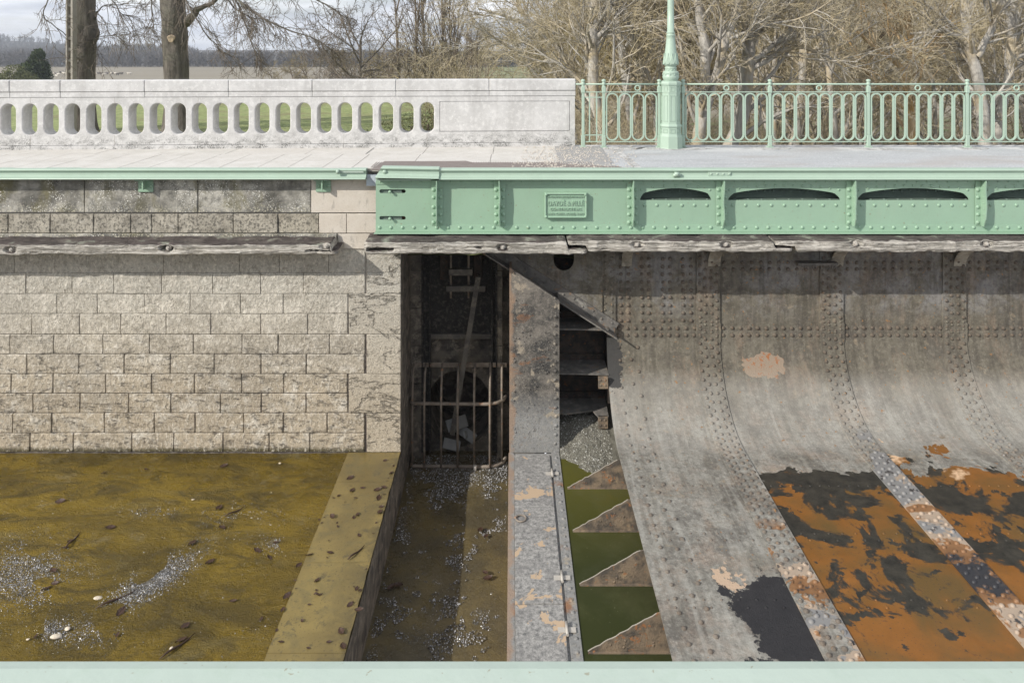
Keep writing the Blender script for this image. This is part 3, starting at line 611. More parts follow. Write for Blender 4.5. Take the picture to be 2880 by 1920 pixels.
for i, (px, py, L_, W_, a, t) in enumerate(((1285, 1190, .34, .17, .6, .25), (1308, 1215, .42, .14, -.75, .2), (1270, 1250, .26, .15, .1, .12), (1318, 1222, .30, .09, 1.1, .3), (1277, 1205, .30, .07, 1.35, .5))):
    b = MB(); b.box(-L_/2, L_/2, -W_/2, W_/2, -.015, .015, .004)
    if i == 4:
        for k in range(5): b.box(-.12+k*.055, -.09+k*.055, W_/2, W_/2+.025, -.012, .012)
    o = b.build('broken_board', MA['plank'], loc=(0, 0, 0)); yv = 11.12
    o.location = (X(px, yv), yv, Z(py, yv)); o.rotation_euler = (.7+t, .15*i, a)
    tag(o, ('square grey board fragment leaning at the top of the pile behind the cage', 'long pale board fragment slanting down behind the cage bars', 'small bright board lying lowest on the gravel behind the cage', 'narrow grey slat at the right of the board pile', 'notched grey batten standing against the lever foot')[i], 'board', 'broken boards inside the culvert mouth')

# ---- pier + floor strip
PY, ZS = 9.75, -3.713; KS = EYE-ZS
pr = thing('iron_pier', 'pitted iron plate rising beside the recess and running forward as a hatch-covered strip', 'iron pier', (.3, PY, -4.5))
b = MB(); b.prism([(-.034, ZS-.01), (.624, ZS-.01), (.624, Z(845, PY)), (-.034, Z(752, PY))], 'y', PY, PY+.05); b.box(-.034, .0, PY+.05, 10.15, ZS-.01, Z(760, PY)); b.box(.60, .624, PY+.05, 10.15, ZS-.01, Z(850, PY))
for k in range(19): b.dome((X(1562+rnd.uniform(-2, 2), PY), PY-.01, Z(838+k*25.5, PY)), (0, -1, 0), .022+rnd.uniform(-.003, .004))
for k in range(8): b.dome((X(1446+rnd.uniform(-2, 4), PY), PY-.01, Z(775+k*62+rnd.uniform(-9, 9), PY)), (0, -1, 0), .011)
for k in range(60): b.dome((rnd.uniform(.02, .58), PY-.008, rnd.uniform(-3.6, -2.1)), (0, -1, 0), rnd.uniform(.006, .014))
b.build('upright_plate', MA['pier'], pr)
b = MB(); b.box(-.035, .626, PY-.008, PY, ZS, Z(1148, PY), .002); b.build('lower_plate', MA['pier'], pr)
b = MB(); b.box(-.034, .628, 1.3, PY-.008, -4.52, ZS-.015); b.box(-.044, .029, 1.3, PY-.01, ZS-.015, ZS-.003, .002); b.build('strip_bed', MA['pier'], pr)
covY = [PY-.07, 2080*KS/(1702-130), 4.5, 2.0]
for i in range(3):
    b = MB(); y1, y0 = covY[i], covY[i+1]; b.box(.031, .492, y0+.008, y1-.004, ZS-.013, ZS+.012, .004)
    if i == 0: b.box(.03, .488, y0+.008, y0+.05, ZS+.012, ZS+.017, .002)
    cv = b.build('hatch_cover', MA['cover'], pr)
    if i == 0:
        r_ = MB(); yr = 2080*(KS-.01)/(1460-130); xr = X(1465, yr)
        r_.tube([(xr+.058*math.cos(a), yr+.058*math.sin(a), ZS+.024) for a in np.linspace(0, 2*PI, 25)], .009, 7, cap=False); r_.dome((xr-.058, yr+.03, ZS+.012), (0, 0, 1), .02)
        r_.build('lifting_ring', MA['cage'], cv)
for (px, py) in ((1553, 1332), (1582, 1625), (1602, 1772)):
    yh = 2080*(KS-.01)/(py-130); b = MB(); b.box(.42, .585, yh-.03, yh+.03, ZS+.012, ZS+.018); b.tube([(.502, yh-.075, ZS+.028), (.502, yh+.075, ZS+.028)], .014, 8); b.build('hinge', MA['bolt'], pr)
b = MB(); b.box(.517, .624, 1.3, PY-.015, ZS-.014, ZS+.005, .003)
y = PY-.15
while y > 2: b.dome((.575+rnd.uniform(-.006, .006), y, ZS+.004), (0, 0, 1), .022, k=8); y -= .154
b.build('rivet_strip', MA['pier'], pr)

# ---- trough tank
TY, TX, TZF, TR = 10.2, 1.305, -3.36, 1.1
SV = 2.26-.40
def prof(s):
    """arc-length down the wall from z=-.40, round the bend, along the floor; returns y, z, normal(y,z)"""
    if s <= SV: return TY, -.40-s, (-1, 0)
    a = (s-SV)/TR
    if a <= PI/2: return TY-TR+TR*math.cos(a), -2.26-TR*math.sin(a), (-math.cos(a), math.sin(a))
    l = (s-SV-TR*PI/2)
    return TY-TR-l, TZF, (0, 1)
SB = SV+TR*PI/2; SEND = SB+(TY-TR-1.6)
def s_of_py(py):   # arc-length whose wall point shows at this picture height
    lo, hi = 0, SEND
    for _ in range(40):
        m_ = (lo+hi)/2; y, z, n_ = prof(m_); p = HY+(EYE-z)*F/y
        if p < py: lo = m_
        else: hi = m_
    return lo
def ssteps(a, c, fine=.06):
    out = [a]; s = a
    for q in [SV]+[SV+i*TR*PI/2/18 for i in range(1, 19)]:
        if a < q < c: out.append(q)
    k = [SB+.5*i for i in range(1, 14)]
    out += [q for q in k if a < q < c]; out.append(c); return sorted(set(out))
def sheet(b, x0, x1, sa, sb, off, thick=None, nx=1, smooth=True):
    S = ssteps(sa, sb); V = []
    for s in S:
        y, z, n_ = prof(s)
        for i in range(nx+1): V.append((x0+(x1-x0)*i/nx, y+n_[0]*off, z+n_[1]*off))
    w_ = nx+1
    b.add(V, [(j*w_+i, j*w_+i+1, (j+1)*w_+i+1, (j+1)*w_+i) for j in range(len(S)-1) for i in range(nx)], smooth)
    if thick:
        for i in (0, nx):
            E = []
            for s in S:
                y, z, n_ = prof(s); x = x0+(x1-x0)*i/nx
                E += [(x, y+n_[0]*off, z+n_[1]*off), (x, y+n_[0]*(off-thick), z+n_[1]*(off-thick))]
            b.add(E, [(2*j, 2*j+1, 2*j+3, 2*j+2) for j in range(len(S)-1)])
        for s in (S[0], S[-1]):
            y, z, n_ = prof(s); b.add([(x0, y+n_[0]*off, z+n_[1]*off), (x1, y+n_[0]*off, z+n_[1]*off), (x1, y+n_[0]*(off-thick), z+n_[1]*(off-thick)), (x0, y+n_[0]*(off-thick), z+n_[1]*(off-thick))], [(0, 1, 2, 3)])
def rivet(b, x, s, off=0.0, r=.029, j=.004):
    y, z, n_ = prof(s); b.dome((x+rnd.uniform(-j, j), y+n_[0]*off, z+n_[1]*off+(rnd.uniform(-j, j) if s < SV else 0)), (0, *n_), r*rnd.uniform(.88, 1.1), r*.8, k=7, tint=0.0)
tk = thing('iron_canal_tank', 'riveted iron aqueduct trough curving from wall to rust-patched floor', 'canal trough', (4.5, 6, -3.5))
SL = s_of_py(913)
bays = [(TX, 2.54), (2.86, 4.24), (4.56, 5.93), (6.25, 7.62), (7.94, 9.4)]
straps = [(2.54, 2.86), (4.24, 4.56), (5.93, 6.25), (7.62, 7.94)]
# end plate beside the trough (behind the brace), with obround slot
for i, (x0, x1) in enumerate(bays):
    b = MB(); mt = MA['plain'] if i == 0 else MA['panel']
    xa = x0 if i else TX+.10
    a0 = x0 if i == 0 else x0-.02; a1 = x1+.02
    sheet(b, (1.42 if i == 0 else a0), a1, 0, SL, 0.0)
    if i == 0:
        for pxc in (1746, 1767, 1805, 1825, 1864, 1884, 1921, 1943):
            for k in range(9): rivet(b, X(pxc, TY), s_of_py(728+k*21.6), 0, .028)
    else:
        for py_ in (738, 757):
            for k in range(int((x1-x0)/.125)): rivet(b, x0+.07+k*.125, s_of_py(py_), 0, .028)
    b.build('wall_plate', mt, tk)
    b = MB(); sheet(b, a0, a1, SL, SEND, .011, .011)
    r2 = [s_of_py(v) for v in (921, 941)]
    n_ = int((x1-x0)/(.118)); 
    for rr, s in enumerate(r2):
        for k in range(n_+1):
            xx = x0+.05+(x1-x0-.08)*(k+.5*(rr % 2)*0)/n_
            rivet(b, xx, s, .011)
    if i == 0:
        for s in np.arange(SL+.30, SEND-.5, .155): rivet(b, TX+.33+(.09 if int(s/.155) % 2 else 0), s, .011, .026)
        for s in np.arange(SL+.30, SEND-.5, .17): rivet(b, TX+.17, s, .011, .024)
    # floor seams
    for pyv in ((1369,), (1369,))[0:1][0]:
        for k in range(int((x1-x0)/.11)): rivet(b, x0+.08+k*.11, s_of_py(pyv), .011, .014)
    for pyv in (1503, 1522):
        for k in range(int((x1-x0)/.14)): rivet(b, x0+.1+k*.14+(.05 if pyv == 1522 else 0), s_of_py(pyv), .011, .014)
    for pyv in (1690, 1712):
        for k in range(int((x1-x0)/.16)): rivet(b, x0+.1+k*.16+(.05 if pyv == 1712 else 0), s_of_py(pyv), .011, .014)
    b.build('curved_plate', mt, tk)
for x0, x1 in straps:
    b = MB(); sheet(b, x0, x1, .0, SEND, .026, .026)
    cxs = [x0+.045, x0+.115, x1-.115, x1-.045]; s = .28; k = 0
    while s < SEND-.5:
        for q, xx in enumerate(cxs):
            if s < SV+.3 or True: rivet(b, xx, s+(.055 if q in (1, 2) else 0), .026, .026)
        s += .118; k += 1
    # chamfered splice plate at the knuckle
    s0 = s_of_py(892); s1 = s_of_py(960)
    yz = [prof(s_)[1] for s_ in (s0, s1)]
    pl = [(x0-.01, yz[1]), (x0-.01, yz[0]-.07), (x0+.07, yz[0]), (x1-.07, yz[0]), (x1+.01, yz[0]-.07), (x1+.01, yz[1])]
    b.prism(pl, 'y', TY-.038, TY-.02)
    for q, xx in enumerate(cxs):
        for k in range(3): b.dome((xx, TY-.038, yz[0]-.05-k*.1-(.04 if q in (1, 2) else 0)), (0, -1, 0), .02, k=7)
    b.build('strap', MA['strap'], tk)
# end-of-floor rivet lip
b = MB(); yl = 5.93; b.box(TX, 9.4, yl-.12, yl+.035, TZF+.0115, TZF+.032, .003)
for k in range(64): b.dome((TX+.08+k*.12, yl-.04, TZF+.032), (0, 0, 1), .016, k=7)
b.build('joint_strip', MA['strap'], tk)
# concave curved brackets that carried the timber
for bxc in (X(1768, 10.0), 2.78, 4.47, 6.16, 7.85):
    b = MB(); w_ = .085 if bxc > 2 else .07; n = 10; V = []
    for i in range(n+1):
        t = i/n*PI/2; y = 9.55+.62*(1-math.cos(t)); z = -1.03-.36*math.sin(t)
        y = 9.55+.62*math.sin(t); z = -1.03-.36*(1-math.cos(t))
        for dx in (-w_, w_): V.append((bxc+dx, y, z))
        for dx in (w_, -w_): V.append((bxc+dx, y, z+.014))
    fs = []
    for i in range(n):
        for q in range(4): fs.append((i*4+q, i*4+(q+1) % 4, (i+1)*4+(q+1) % 4, (i+1)*4+q))
    fs += [(0, 1, 2, 3), (n*4, n*4+3, n*4+2, n*4+1)]
    b.add(V, fs, False)
    web = [(9.55+.62*math.sin(i/n*PI/2), -1.02-.36*(1-math.cos(i/n*PI/2))) for i in range(n+1)]+[(10.17, -1.0), (9.55, -1.0)]
    b.prism(web, 'x', bxc-.008, bxc+.008); b.build('timber_bracket', MA['bracket'], tk)
b = MB(); b.box(X(2258, 9.9), X(2372, 9.9), 10.06, 10.17, Z(757, 9.9), Z(752, 9.9)+.01); 
for k in range(14): b.box(X(2262, 9.9)+k*.037, X(2262, 9.9)+k*.037+rnd.uniform(.01, .03), 10.07, 10.1, Z(757, 9.9)-rnd.uniform(.01, .05), Z(757, 9.9))
b.build('walkway_scrap', MA['brace'], tk)
# vertical angle strip at the left end of the wall plates
b = MB(); x0, x1 = X(1692, TY), X(1731, TY); b.box(x0, x1, TY-.022, TY-.001, Z(912, TY), -.5, .002)
for q, xx in enumerate((x0+.045, x1-.05)):
    for k in range(11): b.dome((xx, TY-.022, Z(718+k*19+q*6, TY)), (0, -1, 0), .019, k=7)
b.build('end_strap', MA['plain'], tk)
b = MB(); b.box(TX, TX+.10, TY-.11, TY+.02, -2.3, -2.21)
b.build('corner_cleat', MA['brace'], tk)

# ---- end plate with brace, shelves and recess between pier and tank
ep = thing('end_frame', 'iron end frame between pier and trough with slotted plate, shelves and rusty gussets', 'iron frame', (.95, 10, -4))
Ye = 10.17
x0, x1 = .64, X(1694, Ye); zt = -.5
bA = (X(1400, Ye), Z(722, Ye)); bB = (X(1722, Ye), Z(928, Ye))
def zbr(x): return bA[1]+(bB[1]-bA[1])*(x-bA[0])/(bB[0]-bA[0])
hx0, hx1, hzb = X(1557, Ye), X(1614, Ye), Z(760, Ye); hr_ = (hx1-hx0)/2
b = MB(); arc = [(hx0+hr_-hr_*math.cos(t), hzb+hr_-hr_*math.sin(t)) for t in np.linspace(0, PI, 13)]
left = -.035
poly_l = [(left, zt), (left, zbr(left)), ((hx0+hx1)/2, zbr((hx0+hx1)/2))]+[p for p in arc[:7]][::-1]+[(hx0, zt)]
poly_r = [(hx1, zt)]+[p for p in arc[6:]][::-1]+[((hx0+hx1)/2, zbr((hx0+hx1)/2)), (x1, zbr(x1)), (x1, zt)]
b.prism(poly_l, 'y', Ye-.012, Ye); b.prism(poly_r, 'y', Ye-.012, Ye)
b.build('slotted_plate', MA['plain'], ep)
# hidden mass behind the plate top
b = MB(); d = Vector((bB[0]-bA[0], 0, bB[1]-bA[1])); L_ = d.length; d.normalize(); n_ = Vector((-d.z, 0, d.x))
def slab(b, o_, d, n_, L0, L1, w0, w1, y0, y1):
    P = [o_+d*l+n_*w_ for l in (L0, L1) for w_ in (w0, w1)]
    vs = [(p.x, y, p.z) for p in P for y in (y0, y1)]; b.add(vs, [(0, 1, 3, 2), (4, 6, 7, 5), (0, 4, 5, 1), (2, 3, 7, 6), (0, 2, 6, 4), (1, 5, 7, 3)])
oA = Vector((bA[0], 0, bA[1]))
slab(b, oA, d, n_, -.25, L_+.02, -.005, .135, Ye-.035, Ye-.012)
slab(b, oA, d, n_, -.25, L_+.05, -.022, -.003, Ye-.22, Ye-.012)
for k in range(12):
    p = oA+d*(.1+k*.155)+n_*(.06+(.03 if k % 2 else 0)); b.dome((p.x, Ye-.035, p.z), (0, -1, 0), .019)
b.build('diagonal_brace', MA['brace'], ep)
# recess back & side
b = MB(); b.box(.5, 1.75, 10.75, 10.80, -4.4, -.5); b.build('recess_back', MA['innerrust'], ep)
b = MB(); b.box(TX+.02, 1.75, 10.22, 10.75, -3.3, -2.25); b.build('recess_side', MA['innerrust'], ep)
for (pf, pl_, yf) in ((924, 570, 10.05), (1049, 870, 10.05), (1160, 0, 10.02)):
    z = Z(pf, 10.05); b = MB()
    if pf == 1160:
        pl = [(.63, 10.05), (.70, 10.02), (.95, 10.08), (1.10, 10.12), (1.16, 9.95), (1.30, 9.95), (1.32, 10.5), (.63, 10.5)]
        b.prism(pl, 'z', z-.02, z)
    else:
        b.prism([(.63, 10.05), (1.31, 10.02), (1.31, 10.5), (.63, 10.5)], 'z', z-.018, z)
    b.build('shelf_plate', MA['brace'], ep)
    b = MB(); b.box(.63, 1.31, 10.46, 10.50, z, z+.09, .003)
    for k in range(7): b.dome((.68+k*.09, 10.46, z+.05), (0, -1, 0), .018)
    b.box(.63, 1.31, 10.5, 10.53, z, z+.56); b.build('shelf_angle', MA['innerrust'], ep)
    if pf > 1000:
        b = MB(); b.box(1.16, 1.29, 9.93, 9.97, z-.16, z-.0, .004)
        for k in range(4): b.dome((1.19+(k % 2)*.06, 9.93, z-.04-(k//2)*.07), (0, -1, 0), .018)
        b.build('cleat', MA['gusset'], ep)
for Yg in (8.965, 8.173, 7.357, 6.539, 5.73, 4.92, 4.1):
    b = MB(); n = 26; xL, xR = .672, 1.60; zb = -3.98; zl = -3.715
    top = [(xL+(xR-xL)*i/n, min(-3.366, zl+(-3.366-zl)*min(1, (i/n)*(xR-xL)/(TX-.01-xL))+(0 if i in (0, n) else rnd.uniform(-.011, .004)))) for i in range(n+1)]
    b.prism([(xL, zb)]+top+[(xR, zb)], 'y', Yg, Yg+.014)
    for k in range(9):
        u = rnd.uniform(.3, .98); xx = xL+(TX-xL)*u; b.dome((xx, Yg, zl+.34*u*rnd.uniform(.1, .8)), (0, -1, 0), rnd.uniform(.005, .013))
    b.box(xL, 1.55, Yg-.02, Yg, -3.735, -3.712)
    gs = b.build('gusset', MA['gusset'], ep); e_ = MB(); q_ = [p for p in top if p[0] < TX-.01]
    e_.tube([(p[0], Yg+.004, p[1]+.002) for p in q_], .005, 4, smooth=False); e_.build('sunlit_edge', MA['edge'], gs)  # pale strip paints the sunlit upper edge of the gusset
# underside edge of the tank in the gap
b = MB(); b.box(TX+.16, 2.6, 1.6, 10.2, -4.4, -3.42); b.build('tank_bearer', MA['innerrust'], ep)
b = MB(); b.grid(4, 4, lambda u, v: (.622+.93*u, 1.4+9.3*v, -3.72)); struct(b.build('water', MA['water']))
def sm_(a, b_, v): t = min(1, max(0, (v-a)/(b_-a))); return t*t*(3-2*t)
b = MB()
def siltz(x, y):
    t = (y-9.05)/(1.35); return -3.83-.12*sm_(1.0, .7, x)*(1-min(1, max(0, t)))+.40*max(0, t)**.8+.06*(x-.9)*t+.03*vnoise(x, y, 2, 4)+.018*vnoise(x, y, 7, 14)
b.grid(40, 70, lambda u, v: (.63+.85*u, 8.95+1.7*v, siltz(.63+.85*u, 8.95+1.7*v)), True)
stuff(b.build('silt_bank', MA['silt']), 'grey gravelly silt heaped above the green water between pier and trough', 'silt')

# ---- green girder
gd = thing('riveted_girder', 'mint green riveted plate girder with maker plate and arched openings along the trough', 'girder', (2.5, 9.7, -.88))
GY = 9.72; GX0 = X(1057, GY); GX1 = 9.2
gz = lambda py: Z(py, GY)
zt, zb = gz(503), gz(651)
holes = [(1800, 2000), (2048, 2363), (2411, 2725), (2774, 3088)]
b = MB(); cur = GX0
# slotted left bay
def slot(b, xa, xb, z0, z1, xs, za):   # web rectangle with obround slots cut through; za list of slot centre z
    h = gz(533)-gz(543.5); r = h/2; s0, s1 = xs
    lev = sorted(za, reverse=True); top = z1
    for zc in lev:
        b.box(xa, xb, GY, GY+.012, zc+r, top); n = 6
        for sgn, xe, xo in ((-1, s0, xa), (1, s1, xb)):
            pts = [(xe+sgn*(-r+r*math.cos(t)) if True else 0, zc+r*math.sin(t)) for t in np.linspace(-PI/2, PI/2, 2*n+1)]
            poly = pts+[(xo, zc+r), (xo, zc-r)]
            b.prism(poly if sgn > 0 else poly, 'y', GY, GY+.012)
        top = zc-r
    b.box(xa, xb, GY, GY+.012, z0, top)
xslot = X(1180, GY)
slot(b, GX0, xslot, zb, zt, (X(1067, GY), X(1141, GY)), [gz(538), gz(613)])
cur = xslot
for (a, c) in holes:
    xa, xb = X(a, GY), X(c, GY); b.box(cur, xa, GY, GY+.012, zb, zt)
    zlo, zhi = gz(563), gz(530); n = 28; arc = []
    for i in range(n+1):
        u = .5-.5*math.cos(PI*i/n); e_ = min(1, math.sqrt(min(u, 1-u)/.055)); hgt = e_*(.50+.50*(1-(2*u-1)**2))
        xx = xa+(xb-xa)*u; arc.append((xx, zlo+.002+(zhi-zlo)*hgt))
    top = [(xa, zt)]+arc+[(xb, zt)]; b.prism(top, 'y', GY, GY+.012); b.box(xa, xb, GY, GY+.012, zb, zlo); cur = xb
b.box(cur, GX1, GY, GY+.012, zb, zt)
# rivets round each arch
for (a, c) in holes:
    n = 7 if c-a < 250 else 13
    for i in range(n):
        u = (i+.0)/(n-1); px = a+4+(c-a-8)*u; h = (1-abs(2*u-1)**2.6); b.dome((X(px, GY), GY, gz(534-12*h)), (0, -1, 0), .018)
    m_ = 6 if c-a < 250 else 9
    for i in range(m_): b.dome((X(a+12+(c-a-24)*i/(m_-1), GY), GY, gz(577)), (0, -1, 0), .023)
b.build('web', MA['mint'], gd)
# liner behind slots so that most of the slot is painted metal
b = MB(); b.box(GX0+.02, X(1129, GY), GY+.030, GY+.045, zb+.03, zt-.03); b.build('slot_liner', MA['mintshade'], gd)
for zc in (538, 613):
    b = MB(); b.tube([(X(1098, GY), GY+.03, gz(zc)), (X(1098, GY), GY-.055, gz(zc))], .010, 8); b.dome((X(1098, GY), GY-.045, gz(zc)), (0, -1, 0), .022); b.build('slot_bolt', MA['mint'], gd)
# inner plate seen through the arches: a cranked shelf with rivets
b = MB()
b.prism([(GY+.012, gz(566)), (GY+.16, gz(566)), (GY+.17, gz(566)+.012), (GY+.012, gz(566)+.012)], 'x', X(1790, GY), GX1)
b.prism([(GY+.42, gz(500)-.02), (GY+.43, gz(500)-.02), (GY+.18, gz(566)-.02), (GY+.17, gz(566)+.0)], 'x', X(1790, GY), GX1)
dn = Vector((0, -.5, -.5))
for k in range(64):
    for q in (0, 1):
        t = .3+.4*q; xx = X(1800, GY)+k*.115+q*.05
        if xx < GX1-.1: b.dome((xx, GY+.17+.25*t-.004, gz(566)+(.31)*t), (0, -1, .3), .020, k=7)
for k in range(40):
    xx = X(1800, GY)+k*.18
    if xx < GX1-.1: b.dome((xx, GY+.06, gz(566)+.012), (0, 0, 1), .02, k=7)
b.build('inner_shelf', MA['mintshade'], gd)  # shade inside the arches is put into this paint colour
# bottom angle + flange
b = MB(); b.box(GX0, GX1, GY-.012, GY, gz(651), gz(633), .002); b.box(GX0-.01, GX1, GY-.10, GY+.10, gz(651)-.012, gz(651)-.0005, .003)
for k in range(130):
    xx = GX0+.05+k*.150
    if xx < X(1790, GY) or True:
        if xx < GX1: b.dome((xx, GY-.012, gz(639)), (0, -1, 0), .024)
b.build('bottom_flange', MA['mint'], gd)
b = MB(); b.box(GX0, GX1, GY-.012, GY, gz(518), gz(503), .002); b.box(X(1235, GY), GX1, GY-.085, GY+.06, gz(503)+.0005, gz(503)+.013, .003)
for k in range(80):
    xx = GX0+.06+k*.133
    if xx < GX1: b.dome((xx, GY-.012, gz(511)), (0, -1, 0), .013)
b.build('top_angle', MA['mint'], gd)
# stiffeners
stf = [1229.5, 1405, 1778, 2029, 2395, 2757, 3120]
for i, sx in enumerate(stf):
    xx = X(sx, GY); wl, wr = (.075, .075); b = MB()
    b.box(xx-wl, xx+wr, GY-.024, GY-.0125, gz(632), gz(506), .002)
    n = 8; pl = [(GY-.024, gz(634)), (GY-.024, gz(504)), (GY-.125, gz(504)), (GY-.125, gz(612)), (GY-.085, gz(634))]
    # slightly wavy outstanding leg
    V = []; m_ = 12
    for j in range(m_+1):
        v = j/m_; z = gz(634)+(gz(504)-gz(634))*v; dpt = .10 if v > .17 else .06+.04*v/.17
        wv = .006*math.sin(v*9+i*2)*(1 if i % 2 else .4)
        V += [(xx-.006, GY-.024, z), (xx-.006+wv, GY-.024-dpt, z), (xx+.007+wv, GY-.024-dpt, z), (xx+.007, GY-.024, z)]
    b.add(V, [(4*j+q, 4*j+(q+1) % 4, 4*j+4+(q+1) % 4, 4*j+4+q) for j in range(m_) for q in range(4)]+[(0, 1, 2, 3), (4*m_, 4*m_+1, 4*m_+2, 4*m_+3)])
    b.box(xx-.045, xx+.045, GY-.11, GY-.024, gz(504)-.004, gz(504)+.0, 0)
    for py_ in (533, 554, 581, 602, 624):
        for sgn in (-1, 1): b.dome((xx+sgn*.047, GY-.024, gz(py_)), (0, -1, 0), .026)
    for k in range(7): b.dome((xx-.006, GY-.08, gz(520+k*16)), (-1, 0, 0), .010)
    b.build('stiffener', MA['mint'], gd)
# moulded rail cap
def cap(b, x0, x1, yb, z0, skew=0.0, dz=0.0, s=1.0):
    """bead over a hollow, down to a sloping toe"""
    P = [(0.02, 0.0), (-.10, -.002), (-.118, .008), (-.112, .02), (-.075, .035), (-.055, .055), (-.052, .085), (-.062, .102), (-.078, .110), (-.082, .122), (-.074, .133), (-.055, .138), (.04, .138), (.04, 0.0)]
    n = len(P); V = []
    for x, sk, d in ((x0, skew, 0), (x1, 0, dz)):
        for (dy, z) in P: V.append((x+sk*z*s*6, yb+dy, z0+z*s+d))
    b.add(V, [(i, (i+1) % n, n+(i+1) % n, n+i) for i in range(n)]+[list(range(n))[::-1], list(range(n, 2*n))])
b = MB(); zc = Z(504, 9.66); cap(b, X(1236, 9.66), GX1, 9.70, zc, s=1.0)
for k in range(78): b.dome((X(1250, 9.6)+k*.145, 9.615, zc+.013), (0, -.5, .87), .011, k=6)
b.box(X(1994, 9.6), X(2058, 9.6), 9.63, 9.66, Z(496, 9.62), Z(484, 9.62), .003)
for px in (2001, 2018, 2035, 2052): b.dome((X(px, 9.62), 9.63, Z(490, 9.62)), (0, -1, 0), .016)
b.tube([(X(1893, 9.6), 9.60, Z(493, 9.6)), (X(1913, 9.6), 9.60, Z(493, 9.6))], .022, 8); b.tube([(X(1897, 9.6), 9.60, Z(490, 9.6)), (X(1909, 9.6), 9.60, Z(490, 9.6))], .032, 6)
b.build('moulded_cap', MA['mintrail'], gd)
b = MB(); cap(b, X(1055, 9.62), X(1235, 9.62), 9.68, Z(500, 9.62), skew=.10, dz=-.012, s=1.04)
b.box(GX0+.02, X(1212, 9.6), 9.60, 9.72, Z(508, 9.6), Z(506, 9.6)+.004, .001); b.dome((X(1081, 9.6), 9.62, Z(484, 9.6)), (0, -1, 0), .03)
q = b.build('moulded_cap', MA['mintrail'], gd); q['label'] = 'short bent end piece of the cap, lifted off the girder'
# maker plate
pl = MB(); px0, px1, pz0, pz1 = X(1531, GY), X(1650, GY), gz(611), gz(540); pl.box(px0, px1, GY-.045, GY-.001, pz0, pz1, .010); 
for (a, c, e_, f_) in ((px0, px1, pz1-.026, pz1), (px0, px1, pz0, pz0+.026), (px0, px0+.026, pz0+.026, pz1-.026), (px1-.026, px1, pz0+.026, pz1-.026)): pl.box(a+.002, c-.002, GY-.064, GY-.045, e_+.002, f_-.002, .007)
for a in (px0+.022, px1-.022):
    for c in (pz0+.022, pz1-.022): pl.dome((a, GY-.063, c), (0, -1, 0), .017)
plo = pl.build('maker_plate', MA['mint'], gd)
def text(body, xc, zc_, wdt, hgt, y, mat, parent, name='lettering', ext=.006):
    cu = bpy.data.curves.new(name, 'FONT'); cu.body = body; cu.align_x = 'CENTER'; cu.align_y = 'CENTER'; cu.extrude = ext; cu.offset = .012; cu.resolution_u = 3
    cu.extrude = ext/hgt*.7; to = bpy.data.objects.new(name, cu); C.objects.link(to); bpy.context.view_layer.update()
    dg = bpy.context.evaluated_depsgraph_get(); me = bpy.data.meshes.new_from_object(to.evaluated_get(dg)); bpy.data.objects.remove(to)
    co = np.array([v.co[:] for v in me.vertices]); mnv, mxv = co.min(0), co.max(0); sc_ = ((mxv-mnv))
    N = np.zeros_like(co); N[:, 0] = (co[:, 0]-(mnv[0]+mxv[0])/2)/sc_[0]*wdt; N[:, 2] = (co[:, 1]-(mnv[1]+mxv[1])/2)/sc_[1]*hgt; N[:, 1] = -(co[:, 2]-mnv[2])/sc_[2]*ext
    me.vertices.foreach_set('co', N.reshape(-1)); me.update(); me.materials.clear(); me.materials.append(mat)
    o = bpy.data.objects.new(name, me); C.objects.link(o); pw = Vector(wloc(parent)); o.parent = parent; o.location = Vector((xc, y, zc_))-pw; return o
pc = (px0+px1)/2
for body, py_, w_, h_ in (('ANCIENS ETABLISSEMENTS LE BRUN', 551.5, 100, 4.8), ('DAYDÉ & PILLÉ', 568, 100, 17), ('CONSTRUCTEURS', 586, 88, 7.5), ('1893 CREIL (OISE) 1893', 600, 99, 8.5)):
    text(body, pc, gz(py_), w_*GY/F, h_*GY/F, GY-.044, MA['mint'], plo, ext=.011)
b = MB(); b.box(pc-.06, pc+.06, GY-.05, GY-.044, gz(557.5), gz(556.6)); b.build('ornament_line', MA['mint'], plo)
# posts that hang under the girder to the trough
for px in (1110, 1403, 1700, 2032, 2400, 2762):
    b = MB(); b.box(X(px-19, 9.9), X(px+19, 9.9), 9.86, 9.9, -1.04, -.83); b.build('hanger', MA['mint'], gd)
# deck soffit: closes the space between the girder and the tank wall
b = MB(); b.box(GX0+.05, GX1, GY+.44, 10.9, -.42, -.30); b.build('deck_soffit', MA['innerrust'], gd)

# ---- mint kerb on the left wall
kb = thing('edge_rail', 'mint green moulded steel edging on the stone quay, left of the girder', 'edge rail', (-5, 9.9, -.05))
b = MB(); zc = Z(504, 9.86); P = []
cap(b, -9.8, X(1030, 9.86), 9.92, zc, s=1.0); b.tube([(X(945, 9.8), 9.82, Z(484, 9.8)), (X(953, 9.8), 9.82, Z(484, 9.8))], .03, 8)
for k in range(50): b.dome((X(1010, 9.8)-k*.30, 9.835, zc+.014), (0, -.5, .87), .011, k=6)
b.build('moulded_cap', MA['mintrail'], kb)
b = MB(); b.box(X(955, 9.84), X(1022, 9.84), 9.842, 9.87, Z(486, 9.84), Z(482, 9.84)); b.build('groove_plate', MA['mintpale'], kb)
for px in (-200, 409, 909):
    b = MB(); x = X(px, 9.95); b.box(x-.10, x+.10, 9.955, 9.975, Z(540, 9.96), Z(507, 9.96), .003); b.box(x-.006, x+.012, 9.86, 9.955, Z(533, 9.9), Z(507, 9.9)); b.box(x-.10, x+.10, 9.85, 9.97, Z(506, 9.9)-.006, Z(506, 9.9))
    for s_ in (-.06, .07): b.dome((x+s_, 9.955, Z(523, 9.96)), (0, -1, 0), .026)
    b.build('support_bracket', MA['mint'], kb)
